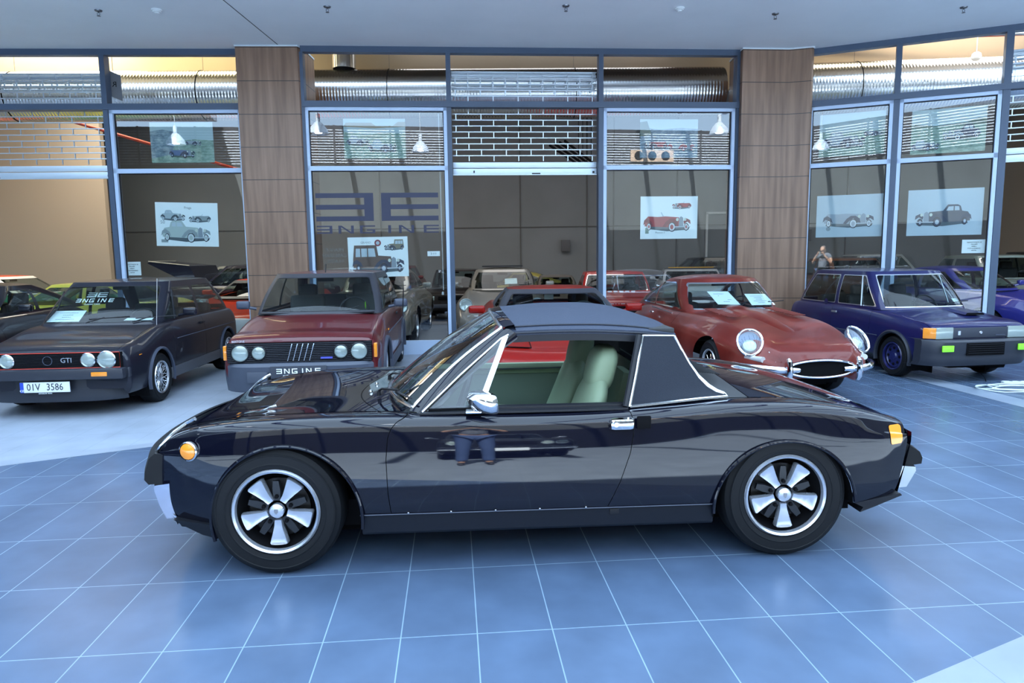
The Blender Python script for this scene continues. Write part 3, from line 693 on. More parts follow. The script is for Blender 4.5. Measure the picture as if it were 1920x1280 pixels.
    # --- top skins: front lid, cowl, engine deck
    def top(x0, x1, nx, ny, cut=None, zadd=0.):
        v = np.linspace(-1, 1, ny); G = np.zeros((nx, ny, 3))
        for i, u in enumerate(np.linspace(0, 1, nx)):
            for j, t in enumerate(v):
                xa = x0(t) if callable(x0) else x0; xb = x1(t) if callable(x1) else x1
                G[i, j, 0] = xa+(xb-xa)*u; G[i, j, 1] = t
        X = G[:, :, 0].ravel(); h = HW(X)-.213; zc = CZ(X)-.006; dz = DZ(X)
        t = G[:, :, 1].ravel(); e = t**2
        w = np.clip(1-(np.abs(t)), 0, 1); s_ = 1-(1-w)**2.2
        G[:, :, 1] = (t*h).reshape(nx, ny); G[:, :, 2] = (zc*(1-s_)+dz*s_).reshape(nx, ny)
        return surf(G, out=(0, 0, 1))
    hood = top(lambda t: -.74+.12*t*t, lambda t: .50+.17*t*t, 70, 61)
    cutx = lambda p: p.x-(.30+.16*(p.y/.6)**2)
    lid, cowl = hood.cut(cutx); gap, cowl = cowl.cut(lambda p: cutx(p)-.006)
    ly = lambda p: .585-np.abs(p.y)
    flank, lid2 = lid.cut(lambda p: ly(p)); gp2, lid2 = lid2.cut(lambda p: ly(p)-.005)
    pobj('front_lid', lid2, pb, R); pobj('cowl', [cowl, flank], pb, R); pobj('shut_line', [gap.off(-.003), gp2.off(-.003)], matte, R)
    deck = top(2.02, 3.16, 60, 61)
    grl_, deck = deck.cut(lambda p: p.x-2.24-.05*(p.y/.5)**2); g3, deck = deck.cut(lambda p: p.x-2.246-.05*(p.y/.5)**2)
    pobj('engine_lid', deck, pb, R); pobj('engine_grille', grl_, mat('engine_grille', (.01, .011, .014), .5), R)
    m = M()
    for k in range(16): m.box((2.035+.013*k, 0, float(DZ(2.035+.013*k)[0])+.002), (.004, .9, .004))
    m.obj('grille_slats', mat('engine_grille', (.01, .011, .014), .5), R)
    text('deck_script', '914-6', .045, mat('gold_trim', (.6, .5, .2), .3, .9), R, (2.30, -.1, .842), (0, .05, -pi/2), ext=.002)
    # fender headlight covers (closed): thin shut lines on the wing tops
    for sg in (1, -1):
        q = []
        for x, dy in ((-.40, .13), (-.20, .13), (-.20, .215)): q.append((x, -sg*(float(HW(x)[0])-dy), float(CZ(x)[0])+.0025))
        q.insert(2, (-.2, -sg*(float(HW(-.2)[0])-.17), float(CZ(-.2)[0])+.0025))
        M().tube(q, .0022, 5).obj('headlight_cover_line', matte, R)
    # --- nose and tail ends
    def endcap(xf, name, n=30, z0=.3, z1=.6):
        """front or rear face as rows between the two sides following their plan"""
        P_ = []
        for z in np.linspace(z0, z1, 14):
            P_.append([(xf(t, z), t*(float(HW(max(-.8, min(3.2, xf(1, z))))[0])-.004), z) for t in np.linspace(-1, 1, n)])
        M().grid(P_).obj(name, pb, R, ang=60)
    fx = lambda z: np.interp(z, [.2, .27, .455, .5, .58, .62], [-.46, -.50, -.605, -.60, -.575, -.54])
    rx = lambda z: np.interp(z, [.2, .305, .36, .56, .62], [2.98, 3.03, 3.045, 3.105, 3.10])
    endcap(lambda t, z: fx(z)-.11*(1-t*t)+.0, 'nose_panel', z0=.24, z1=.59); endcap(lambda t, z: rx(z)+.06*(1-t*t), 'tail_panel')
    def sweep(sec, path, name, m, lab=None):
        rows = []
        for i, p in enumerate(path):
            a = path[max(i-1, 0)]; b = path[min(i+1, len(path)-1)]; t = Vector((b[0]-a[0], b[1]-a[1], 0)).normalized(); n = Vector((t.y, -t.x, 0))
            rows.append([Vector((p[0], p[1], 0))+n*o_+Vector((0, 0, z)) for o_, z in sec])
        mm = M().grid(rows, closev=True); k = len(sec); mm.f += [tuple(range(k))[::-1], tuple(len(mm.v)-k+i for i in range(k))]
        return mm.obj(name, m, R, lab, ang=50)
    # bumpers: rubber upper block, chrome blade, satin valance
    bp = [(-.560+.0*t-.13*(1-abs(t)**2.6), .695*t) for t in np.linspace(1, -1, 33)]
    sweep([(-.02, .575), (.015, .585), (.04, .565), (.062, .50), (.066, .465), (.05, .440), (-.02, .435)], bp, 'bumper_pad', rubber, 'black rubber bumper pad')
    bp2 = [(-.515-.13*(1-abs(t)**2.6), .71*t) for t in np.linspace(1, -1, 33)]
    sweep([(-.03, .44), (.06, .44), (.063, .42), (.045, .34), (.02, .272), (-.03, .268)], bp2, 'chrome_bumper', chrome)
    # chrome edge of the lamp unit running up the nose
    for sg in (1, -1):
        ps = [(-.585, .585), (-.56, .615), (-.50, .672), (-.45, .708), (-.405, .732)]
        M().tube([(x, -sg*(float(HW(x)[0])-.03-(.09 if z > .7 else .05 if z > .66 else 0)), z) for x, z in ps], .010, 8).obj('lamp_surround', brt, R)
    sweep([(-.02, .30), (.02, .295), (.0, .20), (-.05, .185)], [(-.34, .69), *[(-.50-.18*(1-abs(t)**2.4), .64*t) for t in np.linspace(1, -1, 17)], (-.34, -.69)], 'front_valance', blackp, 'black front valance')
    for sg in (-1, 1):
        y = sg*.745
        M().add([(-.49, y-.0, .275), (-.28, y-sg*.0+sg*.03, .25), (-.28, y+sg*.03, .186), (-.36, y, .196), (-.46, y-sg*.02, .24)]+[(-.49, y-sg*.1, .275), (-.28, y-sg*.1, .25), (-.28, y-sg*.1, .186), (-.36, y-sg*.1, .196), (-.46, y-sg*.1, .24)],
                [(0, 1, 2, 3, 4), (5, 6, 7, 8, 9), (0, 1, 6, 5), (1, 2, 7, 6), (2, 3, 8, 7), (3, 4, 9, 8), (4, 0, 5, 9)]).obj('valance_end', blackp, R)
        y = sg*.785
        M().add([(x_, y_*1.0, z_) for y_ in (y, y-sg*.12) for x_, z_ in ((2.80, .262), (3.03, .305), (3.04, .295), (2.90, .240), (2.83, .215), (2.845, .240))], [(0, 1, 2, 3, 4, 5), (6, 7, 8, 9, 10, 11)]+[(i, (i+1) % 6, 6+(i+1) % 6, 6+i) for i in range(6)]).obj('valance_end', blackp, R)
    rp = [(3.075+.10*(1-abs(t)**2.4), .72*t) for t in np.linspace(-1, 1, 25)]
    sweep([(-.02, .52), (.02, .535), (.075, .50), (.088, .47), (.085, .44), (.0, .42), (-.03, .42)], rp, 'bumper_pad', rubber, 'black rubber bumper pad')
    rp2 = [(3.035+.11*(1-abs(t)**2.4), .735*t) for t in np.linspace(-1, 1, 25)]
    sweep([(-.02, .43), (.085, .43), (.088, .41), (.05, .325), (.0, .315), (-.02, .32)], rp2, 'chrome_bumper', chrome)
    # rear corner lamps, front side marker
    for sg in (1, -1):
        pass
        M().box((3.06, -sg*.52, .585), (.03, .22, .07), bev=.01, rz=sg*.15).obj('tail_lamp', mat('red_lens', (.5, .01, .01), .15, coat=1), R, 'red tail lamp')
        o = M().lathe([(.047, .004), (.047, -.008), (.041, -.012)], c=(0, 0, 0), n=28).obj('side_marker', chrome, R); o.location = (-.398, -sg*(float(HW(-.398)[0])-.010), .604); o.rotation_euler = (0, 0, -.25*sg if sg == 1 else .25+pi)
        l = M().lathe([(.001, -.022), (.020, -.020), (.037, -.013), (.042, -.002)], n=28).obj('lens', amber, o)
    # --- rocker panel
    for sg in (1, -1):
        P_ = [[(x, -sg*y, z) for y, z in ((.792, .300), (.800, .288), (.796, .20), (.785, .188), (.70, .185))] for x in (.43, .405, .42, 2.0, 2.06, 2.085)]
        P_ = [[(x, -sg*y, z) for y, z in ((.792, .296), (.802, .286), (.797, .20), (.785, .187), (.70, .185))] for x in (.40, 1.2, 2.085)]
        M().grid(P_).obj('rocker_panel', mat('satin_rocker', (.006, .008, .014), .4, spec=.25), R)
        M().tube([(.395, -sg*.818, .2935), (2.08, -sg*.818, .2935)], .0028, 5).obj('rocker_trim', greyp, R)
        for x in (.62, .82, 1.03, 1.24, 1.46): M().lathe([(.005, 0), (.004, -.004*sg), (.001, -.005*sg)], c=(x, -sg*.818, .300), n=8).obj('rivet', brt, R)
    M().box((1.6, -.80, .268), (.045, .012, .03), bev=.004).obj('jack_cover', blackp, R)
    # underbody
    M().box((1.2, 0, .245), (3.3, 1.28, .13)).obj('underbody', matte, R)
    # --- windscreen
    def wspt(t, u):      # t -1..1 across, u 0 bottom..1 top
        b = Vector((.465+.175*abs(t)**2.2, .672*t, .783-.012*t*t)); a = Vector((1.035+.045*t*t, .515*t, 1.178-.045*t*t))
        p = b.lerp(a, u); p.x -= .015*sin(pi*u); p.z += .015*sin(pi*u); return p
    Gw = np.array([[tuple(wspt(t, u)) for t in np.linspace(-1, 1, 29)] for u in np.linspace(0, 1, 13)])
    pobj('windscreen', surf(Gw, out=(-1, 0, 1)), g_hero, R)
    edge = [wspt(-1, u) for u in np.linspace(0, 1, 9)]
    for sg in (1, -1): M().tube([(p.x, p.y*sg, p.z) for p in edge], .012, 8, flat=.7).obj('windscreen_trim', brt, R)
    M().tube([wspt(t, 0) for t in np.linspace(-1, 1, 25)], .011, 8).obj('windscreen_trim', brt, R)
    M().tube([wspt(t, 1)+Vector((0, 0, .002)) for t in np.linspace(-1, 1, 21)], .009, 8).obj('windscreen_trim', brt, R)
    # painted A pillar and header
    for sg in (1, -1):
        rows = []
        for i, u in enumerate(np.linspace(-.03, 1, 12)):
            p = wspt(-1, max(u, 0)) if u >= 0 else wspt(-1, 0)+Vector((-.02, 0, -.012))
            o1 = Vector((.012, -.010, -.001)); o2 = Vector((.040, -.030+.004*u, -.004)); o3 = Vector((.070, -.034, -.024)); o4 = Vector((.085, -.028, -.05))
            rows.append([(q.x, q.y*sg, q.z) for q in (p+o1*.4, p+o2, p+o3, p+o4)])
        M().grid(rows).obj('windscreen_pillar', pb, R, ang=60)
        a = Vector((.690, -.715, .757)); b = Vector((1.075, -.560, 1.083)); c_ = Vector((1.115, -.556, 1.103))
        M().tube([(p.x, p.y*sg, p.z) for p in (a, a.lerp(b, .5)+Vector((-.004, 0, .004)), b, c_)], .0065, 6).obj('window_trim', brt, R)
        # quarter light and its bar
        q0, q1, q2 = (.712, -.716, .762), (1.092, -.560, 1.092), (.975, -.700, .772)
        V = [(p[0], p[1]*sg, p[2]) for p in (q0, q1, q2)]; M().add(V, [(0, 1, 2)]).obj('quarter_light', g_hero, R, fix=False)
        dd = Vector((.030, 0, 0)); P0, P1 = Vector((.945, -.712, .762)), Vector((1.085, -.562, 1.093))
        M().add([tuple(Vector((v.x, v.y*sg, v.z))) for v in (P0, P0+dd, P1+dd*.9, P1, P0+Vector((0, .012, 0)), P0+dd+Vector((0, .012, 0)), P1+dd*.9+Vector((0, .012, 0)), P1+Vector((0, .012, 0)))], [(0, 1, 2, 3), (4, 5, 6, 7), (0, 1, 5, 4), (1, 2, 6, 5), (2, 3, 7, 6), (3, 0, 4, 7)]).obj('quarter_light_bar', brt, R)
        M().tube([(.72, -.716*sg, .768), (.95, -.705*sg, .766)], .006, 6).obj('quarter_light_seal', matte, R)
        # waist strip along the door top
        M().box((1.18, -.712*sg, .752), (1.0, .055, .012), bev=.004).obj('waist_seal', blackp, R)
    hd = [[tuple(wspt(t, 1)+Vector((dx, 0, dz+.004))) for t in np.linspace(-1.04, 1.04, 25)] for dx, dz in ((.004, .002), (.03, .012), (.062, .016), (.075, -.03))]
    M().grid(hd).obj('windscreen_header', pb, R, ang=60)
    # --- targa panel
    rows = []
    for u in np.linspace(0, 1, 26):
        x = 1.108+.862*u; w_ = .535+.03*sin(pi*min(u*1.1, 1))-.02*u; zc = herm([0, .3, .5, .75, 1], np.array([1.196, 1.214, 1.214, 1.19, 1.122]), np.array([u]))[0]
        ze = herm([0, .3, .5, .75, 1], np.array([1.118, 1.126, 1.124, 1.110, 1.086]), np.array([u]))[0]
        row = []
        for t in np.linspace(-1, 1, 31):
            a = abs(t); xx = x-.03*u*0+(-.012*(1-a*a) if u < .04 else 0)
            row.append((xx, t*w_, zc-(zc-ze)*(a**2.6)))
        rows.append([(row[0][0], row[0][1]*1.004, row[0][2]-.028)]+row+[(row[-1][0], row[-1][1]*1.004, row[-1][2]-.028)])
    M().grid(rows).obj('targa_roof', vinyl, R, ang=50)
    for sg in (1, -1): M().tube([(r[1][0], -sg*abs(r[2][1])*.995, (r[1][2]*.35+r[3][2]*.65)+.001) for r in rows[1:-1]], .0045, 6).obj('roof_groove', mat('dark_groove', (.008, .010, .018), .6), R)
    rb = [(p[1][0], p[1][1]*1.006, p[1][2]-.012) for p in rows]; rb2 = [(x, y*1.02, z-.022) for x, y, z in rb]
    for sg in (1, -1):
        M().tube([(x, y*sg, z) for x, y, z in rb[1:]], .006, 6).obj('roof_gutter', mat('dark_groove', (.015, .02, .035), .6), R)
        M().grid([[(x, y*sg*1.002, z-.012), (x, y*sg*1.006, z-.045), (x, y*sg*.94, z-.05)] for x, y, z in rb[:20]]).obj('roof_side_seal', blackp, R)
    M().grid([[(x, y*.93, z-.035) for x, y, z in r[1:-1:3]] for r in rows[::2]]).obj('headlining', cabin, R)
    # --- sail pillars
    top0, top1 = (1.785, -.575, 1.088), (1.955, -.545, 1.080)
    crv = [(1.955, -.545, 1.080), (1.985, -.555, 1.015), (2.020, -.570, .945), (2.062, -.590, .880), (2.11, -.61, .830), (2.15, -.625, .805), (2.185, -.640, .796)]
    bot = [(2.190, -.665, .786), (2.05, -.694, .784), (1.9, -.708, .774), (1.75, -.717, .763), (1.690, -.721, .760)]
    for sg in (1, -1):
        rows = []
        for u in np.linspace(0, 1, 14):   # between front edge and curved rear edge
            row = []
            f_ = Vector(bot[-1]).lerp(Vector(top0), u)
            # rear edge at height parameter u
            zz = f_.z; k = [Vector(p) for p in crv[::-1]]
            r_ = k[0]
            for a, b in zip(k, k[1:]):
                if a.z <= zz <= b.z: r_ = a.lerp(b, (zz-a.z)/(b.z-a.z+1e-9))
                elif zz > b.z: r_ = b
            if u == 0: r_ = Vector(bot[0])
            for v in np.linspace(0, 1, 14):
                p = f_.lerp(r_, v); p.y -= .012*sin(pi*u)
                if u == 0: p.z = float(np.interp(p.x, [b_[0] for b_ in bot[::-1]], [b_[2] for b_ in bot[::-1]]))
                row.append((p.x, p.y*sg, p.z))
            rows.append(row)
        M().grid(rows).obj('roll_bar_panel', vin2, R, ang=60)
        tr = [Vector(bot[-1]), Vector(bot[-1]).lerp(Vector(top0), .5)-Vector((0, .012, 0)), Vector(top0), *[Vector(p) for p in crv], *[Vector(p) for p in bot]]
        M().tube([(p.x, p.y*sg, p.z) for p in tr[:3]], .0065, 6).tube([(p.x, p.y*sg, p.z) for p in tr[2:4]], .0055, 6).tube([(p.x, p.y*sg, p.z) for p in tr[9:]], .008, 6).tube([(p.x, p.y*sg, p.z) for p in tr[3:10]], [.007, .009, .011, .012, .014, .013, .009], 8).obj('roll_bar_trim', brt, R)
        # black frame between the door window and the trim
        a, b = Vector((1.672, -.712, .757)), Vector((1.768, -.578, 1.09))
        M().tube([(a.x, a.y*sg, a.z), (b.x, b.y*sg, b.z)], .017, 8).obj('window_post', blackp, R)
        # inner face
        M().add([(p[0], (p[1]+.05)*sg, p[2]) for p in (bot[-1], top0, top1, crv[3], bot[0])], [(0, 1, 2, 3, 4)]).obj('roll_bar_lining', cabin, R)
    M().add([(1.90, -.50, .84), (1.90, .50, .84), (1.86, .44, 1.09), (1.86, -.44, 1.09)], [(0, 1, 2, 3)]).obj('rear_window', g_cardark, R, fix=False)
    M().box((1.90, 0, 1.10), (.14, 1.0, .03), bev=.01).obj('roll_bar_crossbar', cabin, R)
    # shelf between the sail pillars
    M().add([(1.88, -.6, .80), (2.16, -.6, .80), (2.16, .6, .80), (1.88, .6, .80), (1.88, -.5, .86), (2.10, -.5, .86), (2.10, .5, .86), (1.88, .5, .86)], [(0, 1, 5, 4), (2, 3, 7, 6), (4, 5, 6, 7), (1, 2, 6, 5)]).obj('rear_shelf', pb, R)
    # --- cabin
    vg = mat('pale_green_vinyl', (.20, .265, .175), .5, spec=.3); vg2 = mat('dark_green_vinyl', (.13, .18, .145), .5)
    for sg in (1, -1):
        m = M().add([(.62, .70*sg, .30), (1.70, .70*sg, .30), (1.70, .70*sg, .745), (.62, .70*sg, .745)]+[(.62, .66*sg, .30), (1.70, .66*sg, .30), (1.70, .66*sg, .745), (.62, .66*sg, .745)], [(0, 1, 2, 3), (4, 5, 6, 7), (2, 3, 7, 6), (0, 3, 7, 4), (1, 2, 6, 5)]); m.obj('door_card', vg2, R)
        M().box((1.18, .668*sg, .735), (1.0, .05, .075), bev=.02).obj('door_card_rail', vg if sg > 0 else blackp, R)
    M().box((1.15, 0, .32), (1.3, 1.3, .03)).obj('cabin_floor', matte, R)
    M().box((.66, 0, .64), (.16, 1.30, .22), bev=.04).obj('dashboard', cabin, R)
    M().add([(1.74, -.62, .3), (1.74, .62, .3), (1.87, .62, .86), (1.87, -.62, .86)], [(0, 1, 2, 3)]).obj('bulkhead', vg2, R)
    M().box((1.78, 0, .62), (.08, .26, .42), bev=.03, ry=.22).obj('centre_backpad', vg, R)
    sw = M(); sw.tube([(.0+.19*cos(t)*.35, .19*sin(t), .19*cos(t)) for t in np.linspace(0, 2*pi, 30)[:-1]], .012, 8, closed=True); o = sw.obj('steering_wheel', blackp, R); o.location = (.86, -.36, .70)
    for y in (-.355, .355):
        q = bpy.data.objects.new('seat', None); C.objects.link(q); q.parent = R
        M().box((1.26, y, .42), (.52, .50, .15), bev=.06, ry=.12).obj('seat_cushion', vg, q, ang=60)
        # backrest with shoulder wings: profile lofted across the width
        rows = []
        for t in np.linspace(0, 1, 22):
            z = .44+.56*t; x = 1.44+.19*t+.02*sin(pi*t)
            wd = herm([0, .25, .55, .72, .80, .93, 1.], np.array([.215, .235, .23, .15, .11, .09, .06]), np.array([t]))[0]; th = herm([0, .5, .75, .85, 1.], np.array([.075, .07, .055, .06, .03]), np.array([t]))[0]
            rows.append([(x+th*(-1.0 if False else 1)*cos(A)*1.0-.0, y+wd*np.sign(sin(A))*abs(sin(A))**.7, z+.0) for A in np.linspace(0, 2*pi, 25)[:-1]])
        mm = M().grid(rows, closev=True); k = 24; mm.f += [tuple(range(k))[::-1], tuple(len(mm.v)-k+i for i in range(k))]; mm.obj('backrest', vg, q, ang=70)
        mh = M(); rows = []
        for t in np.linspace(0, 1, 14):
            z = .775+.235*t; w2 = .145*(1-(2*t-1)**4*.30); th = .070*(1-(2*t-1)**4*.5)
            rows.append([(1.585+.055*t+th*np.sign(cos(A))*abs(cos(A))**.6, y+w2*np.sign(sin(A))*abs(sin(A))**.55, z) for A in np.linspace(0, 2*pi, 33)[:-1]])
        mh.grid(rows, closev=True); mh.f += [tuple(range(32))[::-1], tuple(len(mh.v)-32+i for i in range(32))]; mh.obj('headrest', vg, q, ang=70)
        for kk in (): M().tube([(1.428+.028*kk+.0, y-.12, .50+.085*kk), (1.422+.028*kk, y, .502+.085*kk), (1.428+.028*kk, y+.12, .50+.085*kk)], .010, 6).obj('backrest_pleat', vg, q)
    # rear view mirror inside
    M().box((1.0, 0, 1.10), (.02, .20, .05), bev=.008).obj('rear_view_mirror', blackp, R)
    # wipers
    for y0, s_ in ((.18, 1), (-.30, 1)):
        M().tube([(.43, y0, .785), (.455, y0-.05, .806), (.56, y0-.24, .832)], .006, 6).obj('wiper_arm', blackp, R)
        M().tube([(.50, y0-.02, .806), (.585, y0-.33, .830), (.64, y0-.42, .826)], .007, 6, flat=.6).obj('wiper_blade', blackp, R)
        M().lathe([(.012, .76), (.010, .785), (.001, .788)], c=(.43, y0, 0), axis='z', n=12).obj('wiper_pivot', blackp, R)
    for y in (-.06, .06): M().lathe([(.011, .745), (.009, .756), (.001, .759)], c=(.36, y*2, 0), axis='z', n=12).obj('washer_jet', chrome, R)
    # door mirror
    mr = bpy.data.objects.new('door_mirror', None); C.objects.link(mr); mr.parent = R; mr.location = (.955, -.80, .765)
    M().box((-.02, .04, .0), (.075, .05, .014), bev=.005).tube([(-.01, .035, 0), (.0, .02, .03), (.012, .0, .05)], .016, 8).obj('mirror_stem', chrome, mr)
    V = []
    for x, sc in ((-.055, .35), (-.03, .8), (.0, 1.), (.035, 1.04), (.042, .98)):
        for A in np.linspace(0, 2*pi, 17)[:-1]:
            u = np.sign(cos(A))*abs(cos(A))**.45; v = np.sign(sin(A))*abs(sin(A))**.45; V.append((x-.35*v*.03, -.02+.085*u*sc, .055+.048*v*sc))
    mm = M(); mm.add(V, [(l*16+i, l*16+(i+1) % 16, (l+1)*16+(i+1) % 16, (l+1)*16+i) for l in range(4) for i in range(16)]+[tuple(range(16)), tuple(64+i for i in range(16))]); o = mm.obj('mirror_head', chrome, mr, ang=50); o.rotation_euler = (0, .1, .55)
    # door handle
    h = M().box((1.63, -.822, .702), (.115, .045, .058), bev=.024).obj('door_handle', chrome, R)
    M().lathe([(.012, -.842), (.011, -.846), (.001, -.847)], c=(1.60, 0, .702), n=14).obj('lock', silver, h)
    M().box((1.735, -.822, .706), (.068, .016, .062), bev=.008).obj('handle_recess', matte, R)
    M().lathe([(.001, -.831), (.05, -.830), (.055, -.826)], c=(2.09, 0, .655), n=30).obj('fuel_flap_line', pb, R) if False else None
    for x, y, rr in ((0, -.792, 0), (2.448, -.792, 0)): wheel(R, (x, y, .3125), .3125, .185, .205, 'fuchs', -1, mat('fuchs_silver', (.60, .63, .70), .22, .75), 72)
    for x in (0, 2.448): wheel(R, (x, .792, .3125), .3125, .185, .205, 'fuchs', 1, mat('fuchs_silver', (.60, .63, .70), .22, .75), 48)
    return R
HERO = hero()
# ================================================================ THE OTHER CARS
def two(name, p, m, R, lab=None):
    if p is None or not len(p.F): return
    pobj(name, p, m, R, lab); pobj(name, p.mir(), m, R, lab)
def section(x, hw, zb, zs, hs, zc, soft=0., bul=.45):
    """half section from sill to centre line; zs/hs shoulder, zc centre of deck"""
    h = zs-zb; k = soft
    return [(x, -(hw-.06-.05*k), zb), (x, -(hw-.02-.02*k), zb+.10*h), (x, -(hw-.003), zb+bul*.6*h), (x, -hw, zb+(bul+.1)*h), (x, -(hw-.006-.02*k), zb+(.78-.04*k)*h), (x, -(hs+.012+(hw-hs)*.35*(1+k*.3)), zs-.05-.05*k), (x, -hs, zs), (x, -(hs-.05-.02*k), zs+(zc-zs)*.25+.004), (x, -hs*.62, zs+(zc-zs)*.72), (x, -hs*.3, zs+(zc-zs)*.95), (x, 0, zc)]
class Car:
    pass
def body(R, st, pm, wheels, arch, soft=0., low=.22, nu=150, sills=None, doors=(), lid=None, trimm=None, bul=.45, sm=2, zcut=None, archz=0., flare=0., archm=None, hole=None):
    """st rows: x, hw, zb, zs, hs, zc ; wheels (x, r)"""
    st = sorted(st); X = [s[0] for s in st]; xs = np.linspace(X[0], X[-1], nu)
    T = herm(X, np.array([s[1:] for s in st]), xs)
    if flare:
        for wx, wr in wheels: T[:, 0] += flare*np.exp(-((xs-wx)/(wr*1.25))**4); 
    Q = np.array([section(x, *t, soft=soft, bul=bul) for x, t in zip(xs, T)]); G = chaikin(Q, sm)
    p = surf(G, out=(0, -1, 1))
    parts = {}
    f = p.z*0+low-p.z
    b, u = p.cut(lambda q: low-q.z)                     # b: above sill line
    for wx, wr in wheels:
        def fa(q, wx=wx, wr=wr):
            d = np.hypot(q.x-wx, (q.z-wr-archz))-arch*wr
            return np.where(q.V[:, 1] < -.2, -np.maximum(d*-1, -5), -9)*1. if False else -np.where(q.V[:, 1] < -.25, d, 9.)
        b, hole_ = b.cut(fa)
    hw = lambda x: float(herm(X, np.array([s[1] for s in st]), np.array([x]))[0])+sum(flare*math.exp(-((x-wx)/(wr*1.25))**4) for wx, wr in wheels)
    for wx, wr in wheels:
        ra = arch*wr
        for sg in (1, -1):
            y0 = -sg*(hw(wx)-.02-.15*min(1, soft)); y1 = -sg*(hw(wx)-.34)
            m = M().grid([[(wx+ra*cos(t), y0, wr+archz+ra*sin(t)), (wx+ra*cos(t), y1, wr+archz+ra*sin(t))] for t in np.linspace(-.5, pi+.5, 24)])
            m.add([(wx-ra, y1, .08), (wx+ra, y1, .08), (wx+ra, y1, wr+ra+archz), (wx-ra, y1, wr+ra+archz)], [(0, 1, 2, 3)]); m.obj('wheel_housing', matte, R)
            if archm:
                pts = []
                for t in np.linspace(-.25, pi+.25, 26):
                    x = wx+ra*cos(t); z = wr+archz+ra*sin(t); pts.append((x, -sg*(hw(x)+.004), z))
                M().tube(pts, archm[1], 6, flat=.8).obj('wheel_arch_trim', archm[0], R)
    if hole:
        x0_, x1_, h_ = hole; hp = [(x0_-.02, -.1), (x1_-.12, -.1), (x1_-.12, h_-.05), (x0_+.08, h_-.05)]
        b = b.cut(lambda q: np.where(q.N[:, 2] > .3, sdp(q.x, np.abs(q.y), hp), 1.))[1]
    if lid:                                            # bonnet outline in plan (x, |y|)
        L_ = lambda q: np.where(q.N[:, 2] > .3, sdp(q.x, np.abs(q.y), lid), 1.)
        l, b = b.cut(L_); g, l2 = l.cut(lambda q: -(sdp(q.x, np.abs(q.y), lid)+.004))
        g, l2 = (l2, g) if False else (g, l2)
        pobj('bonnet', l2 if len(l2.F) > len(g.F) else g, pm, R, mirror=True); pobj('shut_line', (g if len(l2.F) > len(g.F) else l2).off(-.002), matte, R, mirror=True)
    for dp in doors:
        D = lambda q: np.where(q.N[:, 1] < -.3, sdp(q.x, q.z, dp), 1.)
        d, b = b.cut(D); d2, g = d.cut(lambda q: sdp(q.x, q.z, dp)+.004)
        two('door', d2, pm, R); two('shut_line', g.off(-.002), matte, R)
    pobj('body', b, pm, R, mirror=True)
    for i, nm in ((0, 'front_panel'), (-1, 'rear_panel')):
        ring = [tuple(v) for v in G[i] if v[2] >= low-.04]; V = ring+[(x, -y, z) for x, y, z in ring[::-1][1:]]
        M().add(V, [tuple(range(len(V)))]).obj(nm, pm, R)
    M().box(((X[0]+X[-1])/2, 0, low+.03), (X[-1]-X[0]-.5, 2*min(s[1] for s in st)-.35, .12)).obj('underbody', matte, R)
    return p, hw
